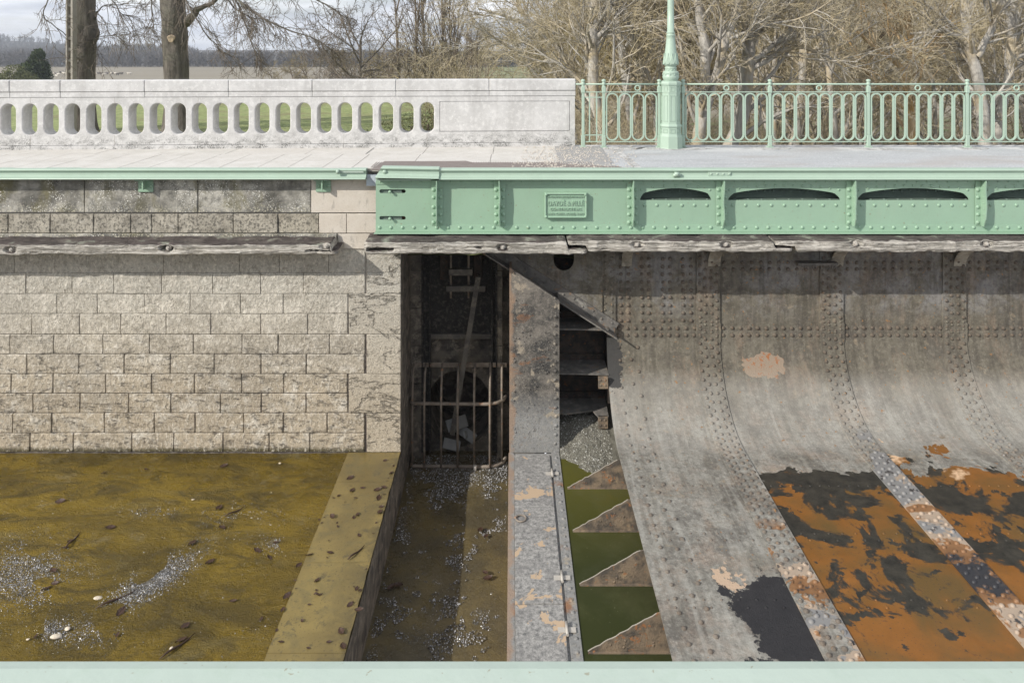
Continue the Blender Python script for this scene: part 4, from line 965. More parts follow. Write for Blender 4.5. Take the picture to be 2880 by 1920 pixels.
b = MB(); b.box(X(1030, 9.9), X(1059, 9.9), 9.90, 9.97, Z(523, 9.9), Z(492, 9.9), .003); tag(b.build('joint_plate', MA['blueplate']), 'small pale grey-blue plate closing the gap between edge rail and girder', 'metal plate')

# ---- decks
def pth(mb, poly, z, mat, name): 
    mb.prism(poly, 'z', z-.02, z); return mb.build(name, mat)
b = MB(); sp = rnd
y_rows = [9.88, 10.9, 11.55, 12.6]
b.box(-10.5, X(1561, 12), 9.95, 12.6, -.05, -.012)
def slabq(b, x0, x1, y0, y1, sk=0):
    b.tint = rnd.random(); g = .005; c = .004
    b.prism([(x0+g-sk*y0, y0+g), (x1-g-sk*y0, y0+g), (x1-g-sk*y1, y1-g), (x0+g-sk*y1, y1-g)], 'z', -.012, 0+rnd.uniform(-.001, .001)); b.tint = .5
x = -10.3
while x < X(1045, 11)-.4:
    w_ = rnd.uniform(.38, .52)
    slabq(b, x, x+w_, 9.92, 10.55); slabq(b, x+rnd.uniform(-.03, .03)*0, x+w_, 10.55, 11.22); x += w_
xe = x
x = -10.3
while x < xe-.1: w_ = rnd.uniform(.9, 1.3); slabq(b, x, min(x+w_, xe), 11.22, 12.3); x += w_
for a, c in ((xe, -1.38), (-1.38, -.31), (-.31, .85)): slabq(b, a, c, 9.92, 11.22); slabq(b, a+.02, c+.02, 11.22, 12.3)
struct(b.build('stone_path', MA['path']))
b = MB(); b.box(.87, 9.6, 9.74, 12.25, -.03, -.002); b.box(-1.75, 9.6, 10.15, 10.3, -.42, -.031)
struct(b.build('asphalt_path', MA['asphalt']))
# brown chequer plates & joint grit
b = MB(); pb = lambda pts: [(X(px, 3400.8/(py-130)), 3400.8/(py-130)) for px, py in pts]
pp = pb([(1082, 455), (1260, 455), (1310, 454), (1330, 459), (1600, 459), (1740, 470), (1780, 479), (1040, 479)])
b.prism(pp, 'z', .001, .009); 
for k in range(95):
    xx = -1.9+k*.034
    if xx < 1.1: b.box(xx, xx+.012, 9.95, 10.38, .009, .0105)
tag(b.build('cover_plate', MA['chk']), 'dark brown ribbed steel plates along the girder head beside the white slabs', 'steel plate')
b = MB(); q0 = pb([(1560, 413), (1690, 413), (1722, 470), (1572, 462)]); b.prism(q0, 'z', .002, .010)
for i in range(26):
    for j in range(34):
        u, v = i/26, j/34; xx = q0[0][0]+.02+u*.72+v*(-.02); yy = 10.35+v*1.62
        if (i+j) % 2: b.box(xx, xx+.013, yy, yy+.03, .010, .0125)
        else: b.box(xx, xx+.02, yy, yy+.012, .010, .0125)
tag(b.build('chequer_plate', mat_simple('dusty chequer steel', (.24, .235, .23), (.42, .41, .40), 5, .7)), 'dusty grey chequered steel plate crossing the path at the parapet end', 'steel plate')
b = MB(); P = pb([(1712, 414), (1735, 414), (1765, 440), (1790, 460), (1808, 476), (1790, 477), (1770, 460), (1742, 438)]); b.prism(P, 'z', .002, .008)
struct(b.build('joint_line', MA['parapet']))
b = MB()
for k in range(900):
    px, py = rnd.gauss(1590, 95), rnd.uniform(414, 474)
    if px < 1430+(474-py)*.9 or px > 1790: continue
    y = 3400.8/(py-130); x = X(px, y); r_ = rnd.uniform(.006, .02); z = .011
    b.add([(x-r_, y, z), (x, y-r_, z), (x+r_, y, z), (x, y+r_, z), (x, y, z+r_*.7)], [(0, 1, 4), (1, 2, 4), (2, 3, 4), (3, 0, 4)])
stuff(b.build('path_grit', mat_simple('dry grit', (.34, .30, .25), (.60, .555, .49), 20)), 'loose tan grit and dead leaves scattered over the path joint', 'grit')
# near towpath and its pale edge rail at the bottom of the frame
nr = thing('near_edge_rail', 'pale mint edge rail crossing the very bottom of the view', 'edge rail', (0, 1.8, -.4))
b = MB(); b.prism([(1.93, -.32), (1.966, -.05), (1.979, -.018), (1.972, -.004), (1.94, .004), (1.35, .006), (1.34, -.32)], 'x', -6, 6); b.build('flange', mat_mint('pale near mint paint', .3, 1.0), nr)
b = MB(); b.box(-10, 10, -2.5, 1.34, -.3, -.01); struct(b.build('near_towpath', MA['asphalt']))

# ---- timbers
def timber(name, label, xr, zr, yr_, ends, bolts, seed, hollows=()):
    """one weathered baulk: xr span, zr (bottom, top), yr_ (front, back); ends: (left kind, right kind, tongue length)"""
    x0, x1 = xr; zb0_, zt0 = zr; yf, yb = yr_; b = MB(); n = int((x1-x0)/.016); V = []
    nf, nt_, nb, nu = 16, 9, 3, 7; K = nf+nt_+nb+nu
    for i in range(n+1):
        t = i/n; x = x0+(x1-x0)*t; mid = (zb0_+zt0)/2-.004; zl, zh = zb0_, zt0
        for kind, dist in ((ends[0], x-x0), (ends[1], x1-x)):
            if kind and dist < ends[2]:
                f = 1 if dist < ends[2]-.03 else (ends[2]-dist)/.03
                f = min(1, f)
                if kind == 'l': zh = zh+(mid-.016-zh)*f
                else: zl = zl+(mid+.010-zl)*f
        de = min(x-x0, x1-x); shr = 1 if de > .05 else .62+.38*math.sqrt(max(0, de/.05))
        zc_ = (zl+zh)/2; hl = (zh-zl)/2*shr
        zl, zh = zc_-hl, zc_+hl; yf_ = yf+(1-shr)*.12
        wob = .010*mn.noise(Vector((x*1.3, seed, 1)))+.012*mn.noise(Vector((x*5, seed, 2)))*.6
        low = .018*mn.noise(Vector((x*2.1, seed, 5)))+.012*mn.noise(Vector((x*8, seed, 6)))
        ring = []
        for k in range(nf): v = k/(nf-1); ring.append((yf_+.018*(1 if k in (0, nf-1) else 0)+.006*(1 if k in (1, nf-2) else 0), zl+(zh-zl)*v+low*(1-v)+wob*v, 0))
        for k in range(1, nt_+1): v = k/nt_; ring.append((yf_+.02+(yb-yf_-.02)*v, zh+.004+.018*v+wob, 1))
        for k in range(1, nb+1): v = k/(nb+1); ring.append((yb, zh+(zl-zh)*v, 2))
        for k in range(nu): v = k/nu; ring.append((yb+(yf_+.02-yb)*v, zl+low*v, 3))
        for (y, z, side) in ring:
            g1 = mn.noise(Vector((x*2.2, z*30+seed, y*14)))*.009+mn.noise(Vector((x*7, z*70, y*40+seed)))*.006+mn.noise(Vector((x*24, z*60, y*50)))*.004
            gr = mn.noise(Vector((x*1.1+seed, z*48, y*26))); gr = -.016*max(0, .12-abs(gr))/.12 if side in (0, 1) else 0
            if side == 0:
                y -= g1+gr*.9
                for bx_, bz_ in bolts:
                    dd = ((x-bx_)/.085)**2+((z-bz_)/.045)**2
                    if dd < 1: y += .055*(1-dd)**.5
                for (ha, hb, hz_, hr2, hd) in hollows:
                    dd = (max(0, abs(x-(ha+hb)/2)-(hb-ha)/2)/.03)**2+((z-hz_)/hr2)**2
                    if dd < 1: y += hd*(1-dd)**.35
            elif side == 1: z += g1*1.3+gr
            else: z += g1*1.2
            V.append((x, y, z))
    fs = [(i*K+k, (i+1)*K+k, (i+1)*K+(k+1) % K, i*K+(k+1) % K) for i in range(n) for k in range(K)]
    b.add(V, fs, True); b.add(V, [list(range(K))[::-1], [n*K+k for k in range(K)]])
    root = thing(name, label, 'timber fender', ((x0+x1)/2, yf+.2, zb0_), 'weathered fender timbers along the waterline')
    b.build('beam', MA['wood'], root)
    for bx_, bz_ in bolts:
        q = MB(); q.tube([(bx_, yf+.06, bz_), (bx_, yf+.012, bz_)], .024, 6, smooth=False); q.tube([(bx_, yf+.08, bz_), (bx_, yf+.040, bz_)], .036, 12, smooth=False); q.tube([(bx_, yf+.02, bz_), (bx_, yf-.004, bz_)], .011, 8, smooth=False); q.build('bolt', MA['bolt'], root)
yl = 9.60
timber('timber_fender', 'long pale weathered beam bolted along the stone wall, left of the recess', (-9.6, X(948, yl)), (Z(717, yl), Z(688, yl)), (yl, 9.975), ('', 'l', .10), [(X(470, yl), Z(699, yl)), (X(915, yl), Z(694, yl)), (X(28, yl), Z(703, yl))], 1, [(X(865, yl), X(925, yl), Z(706, yl), .010, .07), (X(452, yl), X(478, yl), Z(698, yl), .030, .10)])
yr = 9.40
timber('timber_fender', 'split-ended grey beam crossing the dark recess below the maker plate', (X(1022, yr), X(1652, yr)), (Z(715, yr), Z(680, yr)), (yr, 9.80), ('', 'l', .27), [(X(1414, yr), Z(696, yr))], 5, [(X(1036, yr), X(1100, yr), Z(703, yr), .020, .16), (X(1345, yr), X(1350, yr), Z(696, yr), .012, .05)])
timber('timber_fender', 'grey beam with notched ends in the middle of the girder span', (X(1598, yr), X(2232, yr)), (Z(709, yr), Z(677, yr)), (yr, 9.80), ('u', 'l', .26), [(X(1792, yr), Z(689, yr)), (X(2043, yr), Z(688, yr))], 9)
timber('timber_fender', 'long grey beam with mossy top reaching the right edge of the view', (X(2180, yr), 7.4), (Z(709, yr), Z(677, yr)), (yr, 9.80), ('u', '', .29), [(X(2409, yr), Z(687, yr)), (X(2778, yr), Z(687, yr))], 14)

# ---- stone parapet (left) built in its own frame then turned
YP = 12.10; XE = X(1617, YP)
ang = math.atan2(12.10-11.65, XE-X(0, 11.65))
pa = thing('stone_parapet', 'pale stone parapet pierced by upright ovals, blind panel at its right end', 'parapet', (XE, YP, 0))
pa.rotation_euler = (0, 0, ang)
def pu(px):   # picture column -> distance left of the end, along the tilted face
    t = (px-1440)/F; # point XE+u*cos, YP+u*sin ; x = t*y
    return (t*YP-XE)/(math.cos(ang)-t*math.sin(ang))
def pz(py): return EYE-(py-HY)*12.0/F
PT = .27
def pbuild(b, name, mat): 
    o = b.build(name, mat, loc=(0, 0, 0)); o.parent = pa; o.location = (0, 0, 0); return o
UL = -11.5
b = MB(); js = [UL, -10.3, -8.95]+[pu(v) for v in (171, 408, 644, 879, 1114, 1376)]+[.012]
zc0, zc1, zc2 = pz(271), pz(256.5), pz(224)
for a, c in zip(js[:-1], js[1:]):
    b.box(a+.0025, c-.0025, -.022, PT+.022, zc1+.003, zc2, .012); b.box(a+.0025, c-.0025, -.012, PT+.012, zc0+.002, zc1-.003, .006)
b.box(UL, 0, .012, PT-.012, zc0, zc2-.02); pbuild(b, 'coping', MA['parapet'])
zo0, zo1 = pz(373.5), pz(288); zb0 = pz(402)
b = MB(); pitch = (pu(1201)-pu(83.6))/19; cs = [pu(1201)-pitch*k for k in range(0, 29)]; r_ = .112; 
zcb, zct = zo0+r_, zo1-r_
edges = sorted([c-pitch/2 for c in cs]+[cs[0]+pitch/2])
jset = [pu(v) for v in (86, 322, 557, 733, 967, 1201)]
for c in cs:
    xa, xb = c-pitch/2, c+pitch/2; m_ = 10; ch = .012
    hole = [(c+r_*math.cos(t), zct+r_*math.sin(t)) for t in np.linspace(0, PI, m_+1)]+[(c+r_*math.cos(t), zcb+r_*math.sin(t)) for t in np.linspace(PI, 2*PI, m_+1)]
    outer = []
    for (x_, z_) in hole:
        dx, dz = x_-c, z_-(zct if z_ >= zct else zcb)
        if z_ >= zct: t = min((xb-c)/max(abs(dx), 1e-9), (zc0-zct)/max(dz, 1e-9))
        else: t = min((xb-c)/max(abs(dx), 1e-9), (zcb-zb0)/max(-dz, 1e-9))
        base = zct if z_ >= zct else zcb
        outer.append((c+dx*t, base+dz*t))
    n = len(hole)
    big = [(c+(x_-c)*(1+ch/r_), (zct if z_ >= zct else zcb)+(z_-(zct if z_ >= zct else zcb))*(1+ch/r_)) for x_, z_ in hole]
    rings = [[(x_, 0, z_) for x_, z_ in outer], [(x_, 0, z_) for x_, z_ in big], [(x_, ch*.4, z_) for x_, z_ in [(c+(p[0]-c)*(1+ch*.35/r_), (zct if p[1] >= zct else zcb)+(p[1]-(zct if p[1] >= zct else zcb))*(1+ch*.35/r_)) for p in hole]], [(x_, ch*1.2, z_) for x_, z_ in hole],
             [(x_, PT-ch, z_) for x_, z_ in hole], [(x_, PT, z_) for x_, z_ in big], [(x_, PT, z_) for x_, z_ in outer]]
    V = [p for rg in rings for p in rg]
    F_ = [(q*n+i, q*n+(i+1) % n, (q+1)*n+(i+1) % n, (q+1)*n+i) for q in range(6) for i in range(n)]
    b.add(V, F_, False)
    # fill corners between the fan and the rectangle
    for yv in (0, PT):
        for sx in (-1, 1):
            for (zcn, zfar, sg) in ((zct, zc0, 1), (zcb, zb0, -1)):
                # last outer point on the side and first on the top: triangle to corner
                cand = [p for p in outer if (p[0]-c)*sx > -1e-9 and (p[1]-zcn)*sg >= -1e-9]
                side = [p for p in cand if abs(abs(p[0]-c)-(xb-c)) < 1e-6]; topp = [p for p in cand if abs(p[1]-zfar) < 1e-6]
                if side and topp:
                    s_ = max(side, key=lambda p: (p[1]-zcn)*sg); t_ = max(topp, key=lambda p: (p[0]-c)*sx)
                    b.add([(s_[0], yv, s_[1]), (c+sx*(xb-c), yv, zfar), (t_[0], yv, t_[1])], [(0, 1, 2)])
pbuild(b, 'pierced_panel', MA['parapet'])
# joints: thin dark mortar slits standing at the real joints
b = MB()
for jx in jset: b.box(jx-.002, jx+.002, -.001, .004, zo1+.012, zc0); b.box(jx-.002, jx+.002, -.001, .004, zb0, zo0-.012)
pbuild(b, 'joint', MA['mortar'])
# blind panel
xa = cs[0]+pitch/2; fx0, fx1, fz0, fz1 = pu(1236), pu(1603), pz(371), pz(285)
b = MB()
g = .010
b.box(xa, fx0, 0, PT, zb0, zc0); b.box(fx1, 0, 0, PT, zb0, zc0); b.box(fx0, fx1, 0, PT, fz1, zc0); b.box(fx0, fx1, 0, PT, zb0, fz0)
b.box(fx0, fx1, .014, PT-.0, fz0, fz1); b.box(fx0+g, fx1-g, .001, .014, fz0+g, fz1-g, .004)
pbuild(b, 'blind_panel', MA['parapet'])
b = MB(); js = [UL, -10.2, -8.9]+jset+[.006]
for a, c in zip(js[:-1], js[1:]): b.box(a+.002, c-.002, -.014, PT+.014, -.05, zb0-.008, .006)
b.box(UL, -.002, .010, PT-.01, -.05, zb0); pbuild(b, 'plinth', MA['parapet'])

# ---- mint railing (right)
RY = 11.93; rz = lambda py: Z(py, RY); rx = lambda px: X(px, RY)
rl = thing('bridge_railing', 'mint green iron railing of tall looped ovals between ball-topped posts', 'railing', (3.8, RY, 0))
def rpost(px):
    b = MB(); x = rx(px); w_ = .030
    b.box(x-.052, x+.052, RY-.05, RY+.05, 0, .018, .004); b.box(x-w_, x+w_, RY-w_, RY+w_, .018, rz(380), .006); b.box(x-w_*.72, x+w_*.72, RY-w_*.72, RY+w_*.72, rz(380), rz(262), .005)
    b.box(x-w_, x+w_, RY-w_, RY+w_, rz(262), rz(243), .007)
    b.lathe([(.026, rz(243)), (.020, rz(240)), (.036, rz(237)), (.036, rz(234)), (.018, rz(232)), (.030, rz(229.5)), (.036, rz(227)), (.030, rz(224.5)), (.01, rz(223))], x, RY, 12)
    b.build('post', MA['mintrail'], rl)
posts = [1640, 1698, 1854, 1921, 2165, 2442, 2720, 2998]
for p in posts: rpost(p)
b = MB(); b.tube([(XE+.0, RY, rz(237)), (rx(1864), RY, rz(237))], .014, 8); b.tube([(rx(1905), RY, rz(237)), (rx(3100), RY, rz(237))], .014, 8); b.build('top_rail', MA['mintrail'], rl)
for (pa_, pb_) in ((1640, 1854), (1921, 3100)):
    b = MB(); b.box(rx(pa_), rx(pb_), RY-.013, RY+.013, rz(260.5), rz(258), .002); b.build('upper_bar', MA['mintrail'], rl)
    b = MB(); b.box(rx(pa_), rx(pb_), RY-.016, RY+.016, rz(400), rz(397.5), .002); b.build('lower_bar', MA['mintrail'], rl)
def obround(b, x0, x1, z0, z1, r=.0105, k=7, d=.017):
    rr = (x1-x0)/2; c = (x0+x1)/2
    P = [(c+rr*math.cos(t), RY, z1-rr+rr*math.sin(t)) for t in np.linspace(0, PI, 13)]+[(c+rr*math.cos(t), RY, z0+rr+rr*math.sin(t)) for t in np.linspace(PI, 2*PI, 13)]; P.append(P[0])
    # flat bar ring: inner and outer outline
    n = len(P)-1; V = []
    for (x, y, z) in P[:-1]:
        dx = x-c; zc_ = min(max(z, z0+rr), z1-rr); dz = z-zc_; l = math.hypot(dx, dz) or 1; ux, uz = dx/l, dz/l
        for o_, yy in ((r, -d), (-r, -d), (-r, d), (r, d)): V.append((x+ux*o_-ux*r, RY+yy, z+uz*o_-uz*r))
    b.add(V, [(4*i+q, 4*i+(q+1) % 4, 4*((i+1) % n)+(q+1) % 4, 4*((i+1) % n)+q) for i in range(n) for q in range(4)], False)
for (a, c, n) in ((1698, 1854, 4), (1921, 2165, 7), (2165, 2442, 8), (2442, 2720, 8), (2720, 2998, 8)):
    x0, x1 = rx(a)+.032, rx(c)-.032; wd = (x1-x0)/n
    for i in range(n): b = MB(); obround(b, x0+i*wd+.0015, x0+(i+1)*wd-.0015, rz(396), rz(261.5)); b.build('loop', MA['mintrail'], rl)
    b = MB(); mx_ = (x0+x1)/2 if a != 1698 else rx(1793)
    b.tube([(mx_+.040*math.cos(t), RY, rz(248)+.040*math.sin(t)) for t in np.linspace(0, 2*PI, 19)], .012, 6, cap=False); b.build('ring', MA['mintrail'], rl)
b = MB()
for px in (1658, 1678): b.box(rx(px)-.010, rx(px)+.010, RY-.010, RY+.010, rz(398), rz(260))
for py in (274, 380): b.box(rx(1640), rx(1698), RY-.009, RY+.009, rz(py)-.008, rz(py)+.008)
b.build('end_lattice', MA['mintrail'], rl)
for (px, w_, yy_) in ((1885, .62, 11.80), (2165, .30, 11.84), (2442, .34, 11.82), (2720, .26, 11.85), (1750, .35, 11.86)):
    b = MB(); P = [(rx(px)+w_*math.cos(a)*(1+.25*mn.noise(Vector((math.cos(a)*2, math.sin(a)*2, px)))), yy_+.16*math.sin(a)*(1+.3*mn.noise(Vector((math.cos(a)*2, math.sin(a)*2, px+9))))) for a in np.linspace(0, 2*PI, 40, endpoint=False)]
    b.prism(P, 'z', -.001, .004); b.build('mortar_pad', MA['parapet'], rl)
# ---- lamp post
LX, LY = rx(1884.5), 11.88
lp = thing('lamp_post', 'mint green cast iron lamp post with octagonal base and leaf-ringed vase rising from the railing', 'lamp post', (LX, LY, 0))
oz = lambda py: Z(py, LY)
s8 = 1/math.cos(PI/8)
b = MB(); b.lathe([(r*s8, z) for r, z in ((.176, 0), (.172, .02), (.170, oz(382)), (.160, oz(378)), (.152, oz(374)), (.150, oz(358)), (.158, oz(356)), (.164, oz(353)), (.158, oz(350)), (.144, oz(347)), (.142, oz(262)), (.146, oz(260)), (.148, oz(257)), (.144, oz(254)), (.144, oz(241)), (.156, oz(238)), (.158, oz(234)), (.148, oz(230)), (.12, oz(227)))], LX, LY, 8, False, PI/8)
base = b.build('octagonal_base', MA['mintrail'], lp)
b = MB()
for k in range(8):
    a = k*PI/4-PI/2; c_, s_ = math.cos(a), math.sin(a)
    for (r0, z0, z1, w_) in ((.1435, oz(340), oz(268), .036), (.1445, oz(256), oz(243), .034), (.152, oz(372), oz(361), .036)):
        t = .006; px_, py_ = LX+c_*r0, LY+s_*r0
        def pt(w, z, rr): return (LX+c_*rr-s_*w, LY+s_*rr+c_*w, z)
        for (wa, wb, za, zb2) in ((-w_, w_, z1-.006, z1), (-w_, w_, z0, z0+.006), (-w_, -w_+.006, z0, z1), (w_-.006, w_, z0, z1)):
            vs = [pt(w, z, rr) for w in (wa, wb) for z in (za, zb2) for rr in (r0-.002, r0+t)]
            b.add(vs, [(0, 1, 3, 2), (4, 6, 7, 5), (0, 4, 5, 1), (2, 3, 7, 6), (0, 2, 6, 4), (1, 5, 7, 3)])
b.build('panel_frame', MA['mintrail'], base)
b = MB(); b.lathe([(.105, oz(228)), (.118, oz(224)), (.130, oz(219)), (.130, oz(214)), (.122, oz(212)), (.122, oz(207)), (.128, oz(205)), (.118, oz(201)), (.085, oz(199)), (.082, oz(195)), (.098, oz(192)), (.092, oz(189)), (.075, oz(187)), (.100, oz(185)), (.118, oz(181)), (.120, oz(176)), (.110, oz(168)), (.095, oz(150)), (.080, oz(130)), (.070, oz(112)), (.066, oz(102)), (.072, oz(101)), (.072, oz(99)), (.062, oz(98)), (.062, oz(94)), (.070, oz(93)), (.070, oz(91)), (.056, oz(90)), (.052, oz(25)), (.048, oz(-160)), (.045, oz(-330)), (.07, oz(-335)), (.07, oz(-340)), (.03, oz(-345))], LX, LY, 24)
for k in range(10):
    a = 2*PI*k/10-PI/2; c_, s_ = math.cos(a), math.sin(a)
    for q in (-2, -1, 0, 1, 2):
        P = []
        for t in np.linspace(0, 1, 7):
            z = oz(182)+(oz(150+abs(q)*7)-oz(182))*t; rr = .124-.030*t+(.012*t**3); w_ = q*.012*math.sin(t*PI*.8+.3)*1.3
            P.append((LX+c_*rr-s_*w_, LY+s_*rr+c_*w_, z))
        b.tube(P, [.006, .008, .009, .009, .008, .007, .004], 5)
    a2 = a+PI/10; b.dome((LX+.124*math.cos(a2), LY+.124*math.sin(a2), oz(209.5)), (math.cos(a2), math.sin(a2), 0), .016)
    b.dome((LX+.085*math.cos(a), LY+.085*math.sin(a), oz(197)), (math.cos(a), math.sin(a), 0), .014)
b.build('shaft', MA['mintrail'], lp)

# ---- debris
lf = MB(); n = 7; V = []
for i in range(n+1):
    t = i/n; w_ = .5*math.sin(PI*min(1, t*1.05))**.8*(1+.25*(i % 2)); V += [(t-.5, -w_*.5, .10*t*t), (t-.5, 0, -.03+.10*t*t), (t-.5, w_*.5, .12*t*t+.06)]
lf.add(V, [(3*i+q, 3*i+q+1, 3*i+q+4, 3*i+q+3) for i in range(n) for q in (0, 1)], False)
leaf0 = lf.build('dead_leaf', MA['leaf'], loc=(0, 0, 0)); first = True
def put(proto, px, py, z, s, rz_, label, cat, grp, tilt=0):
    global first
    o = proto.copy(); C.objects.link(o); y = (EYE-z)*F/(py-HY); o.location = (X(px, y), y, z+.004); o.scale = (s, s, s); o.rotation_euler = (tilt, 0, rz_); tag(o, label, cat, grp); return o
spots = [(1100, 1330), (1092, 1345), (1088, 1352), (1107, 1310), (1068, 1440), (1058, 1470), (1050, 1500), (1012, 1660), (985, 1700), (960, 1775), (1020, 1372), (1000, 1400), (870, 1700), (850, 1745), (840, 1590), (870, 1560), (985, 1344), (990, 1379), (1062, 1377), (1080, 1390), (938, 1400), (952, 1394), (898, 1462), (912, 1455), (905, 1470), (935, 1452), (950, 1480), (948, 1470), (995, 1455), (1005, 1447), (1010, 1505), (970, 1412), (1072, 1425), (1065, 1400), (925, 1520), (1030, 1600), (830, 1632), (832, 1655), (808, 1675), (928, 1554), (920, 1568), (891, 1632), (996, 1650), (1003, 1655), (795, 1715), (778, 1772), (925, 1805), (965, 1818), (790, 1805), (1083, 1295), (1080, 1370), (882, 1440), (1018, 1542), (890, 1660), (867, 1822)]
for i, (px, py) in enumerate(spots):
    put(leaf0, px, py, -3.848, rnd.choice([.025, .03, .04, .05, .06, .08, .10]), rnd.uniform(0, 6.3), 'small curled dark brown leaf lying on the ochre ledge', 'leaf', 'dead leaves scattered on the ledge', rnd.uniform(-.3, .3))
spots = [(182, 1540), (195, 1522), (310, 1483), (540, 1527), (625, 1483), (724, 1548), (758, 1568), (776, 1525), (590, 1580), (520, 1760), (655, 1690), (340, 1720), (150, 1605), (155, 1640), (735, 1740), (510, 1800), (130, 1655), (100, 1790), (330, 1785), (615, 1428), (170, 1410), (290, 1330), (630, 1310), (410, 1320)]
for i, (px, py) in enumerate(spots):
    put(leaf0, px, py, -3.866, rnd.uniform(.05, .13), rnd.uniform(0, 6.3), 'waterlogged brown leaf sunk in the ochre silt bed', 'leaf', 'dead leaves on the silt bed', rnd.uniform(-.3, .3))
for i, (px, py) in enumerate([(1365, 1610), (1372, 1625), (1100, 1650), (1120, 1645), (1366, 1508), (1350, 1490)]):
    put(leaf0, px, py, -4.47, rnd.uniform(.07, .13), rnd.uniform(0, 6.3), 'dark leaf lying on the wet channel floor beside the strip', 'leaf', 'dead leaves in the channel')
leaf0.location = (X(1010, 7.2), 7.2, -3.845); leaf0.scale = (.09,)*3; tag(leaf0, 'small curled dark brown leaf lying on the ochre ledge', 'leaf', 'dead leaves scattered on the ledge')
sh = MB(); sh.lathe([(.02, -.15), (.4, -.1), (.5, 0), (.42, .16), (.2, .26), (.02, .29)], 0, 0, 12)
sh0 = sh.build('shell', MA['shell'], loc=(0, 0, 0)); SH = [(276, 1682, .085, 'pale pointed shell near the middle streak of glinting gravel'), (158, 1790, .10, 'largest white shell at the lower left of the bed'), (190, 1768, .075, 'upright pale shell just above the largest white shell'), (482, 1823, .05, 'small yellow pebble near the bottom of the silt bed'), (787, 1303, .05, 'small white pebble near the foot of the wall'), (543, 1405, .04, 'yellowish pebble in the upper middle of the silt bed'), (763, 1385, .028, 'tiny white pebble in the upper right of the silt bed'), (78, 1798, .035, 'small orange pebble at the lower left edge')]
for i, (px, py, s_, lb) in enumerate(SH):
    o = sh0 if i == 0 else sh0.copy()
    if i: C.objects.link(o)
    y = (EYE+3.866)*F/(py-HY); o.location = (X(px, y), y, -3.862); o.scale = (s_*1.05, s_*.65, s_*.55); o.rotation_euler = (0, .2, rnd.uniform(0, 3)); tag(o, lb, 'shell' if 'shell' in lb else 'pebble')
for i, (px, py, a, L_, z, lb) in enumerate([(1002, 1555, .9, .22, -3.845, 'thin dark twig lying slantwise across the ledge'), (205, 1520, 1.5, .22, -3.866, 'grey stick fragment upright in the left part of the silt bed'), (500, 1818, .85, .30, -3.866, 'dark stick near the bottom of the silt bed'), (660, 1440, .7, .22, -3.866, 'thin greenish twig in the silt near the ledge'), (330, 1685, .6, .35, -3.866, 'black splintered stick at the lower end of the gravel streak'), (895, 1672, .05, .09, -3.845, 'short straight twig on the lower ledge')]):
    b = MB(); y = (EYE-z)*F/(py-HY); x = X(px, y); c_, s_ = math.cos(a), math.sin(a)
    b.tube([(x+c_*L_*(t-.5), y+s_*L_*(t-.5)*1.3, z+.01+.01*math.sin(t*7)) for t in np.linspace(0, 1, 6)], [.004, .009, .010, .008, .006, .002], 6); tag(b.build('stick', MA['leaf']), lb, 'stick')
def pebbles(name, label, zf, fn, N, rr, mat=None):
    mat = mat or MA['gravel']
    b = MB(); V = []; Fs = []; c = 0; base_f = np.array([(0, 1, 4), (1, 2, 4), (2, 3, 4), (3, 0, 4)]); tr = 0
    while c < N and tr < N*30:
        tr += 1; p = fn()
        if p is None: continue
        x, y = p; z = zf(x, y); r_ = rnd.uniform(*rr); a = rnd.uniform(0, 1.5); tx, ty = rnd.uniform(-.4, .4)*r_, rnd.uniform(-.4, .4)*r_
        q = [(x+r_*math.cos(a+k*PI/2)*rnd.uniform(.7, 1.2), y+r_*math.sin(a+k*PI/2)*rnd.uniform(.7, 1.2), z-.004) for k in range(4)]+[(x+tx, y+ty, z+r_*rnd.uniform(.4, .9))]
        b.tint = rnd.random(); b.add(q, [(0, 1, 4), (1, 2, 4), (2, 3, 4), (3, 0, 4)]); c += 1
    stuff(b.build(name, mat), label, 'gravel')
def from_px(px, py, z): y = (EYE-z)*F/(py-HY); return X(px, y), y
def bedpatch():
    k = rnd.random()
    if k < .42: px, py = rnd.gauss(60, 75), rnd.gauss(1615, 45)
    elif k < .80:
        t = rnd.gauss(0, .5); px, py = 430+t*120+rnd.gauss(0, 22), 1635-t*75+rnd.gauss(0, 17)
    elif k < .87: px, py = rnd.gauss(150, 30), rnd.gauss(1770, 18)
    elif k < .91: px, py = rnd.gauss(255, 40), rnd.gauss(1780, 22)
    elif k < .94: px, py = rnd.gauss(670, 60), rnd.gauss(1460, 22)
    elif k < .96: px, py = rnd.gauss(770, 22), rnd.gauss(1530, 12)
    elif k < .98: px, py = rnd.gauss(460, 60), rnd.gauss(1440, 9)
    else: px, py = rnd.uniform(0, 900), rnd.uniform(1400, 1850)
    p = from_px(px, py, -3.87)
    return p if p[0] < -2.24 and mn.noise(Vector((p[0]*3, p[1]*3, 0))) > -.25 else None
pebbles('gravel', 'glinting pale gravel streaks on the ochre silt bed', bedz, bedpatch, 17000, (.003, .0105))
def chanpatch():
    x, y = rnd.uniform(-1.47, -.07), rnd.uniform(5.5, 11.1)
    v = .8*mn.noise(Vector((x*1.4, y*1.1, 3)))+.7*mn.noise(Vector((x*4.5, y*4.5, 8)))+.5*mn.noise(Vector((x*12, y*12, 8)))
    lim = -.02 if y < 10.2 else -.35
    if x > -.6 and y < 10: lim += .30
    return (x, y) if v > lim else None
pebbles('channel_gravel', 'grey glinting gravel strewn over the sunken channel floor', lambda x, y: -4.492, chanpatch, 15000, (.003, .0095))
def siltp():
    x, y = rnd.uniform(.64, 1.3), rnd.uniform(9.1, 10.4); return (x, y) if siltz(x, y) > -3.73 else None
pebbles('silt_grit', 'rough grey grit covering the silt bank behind the gussets', siltz, siltp, 7000, (.004, .013), MA['grit'])

exec_veg = True
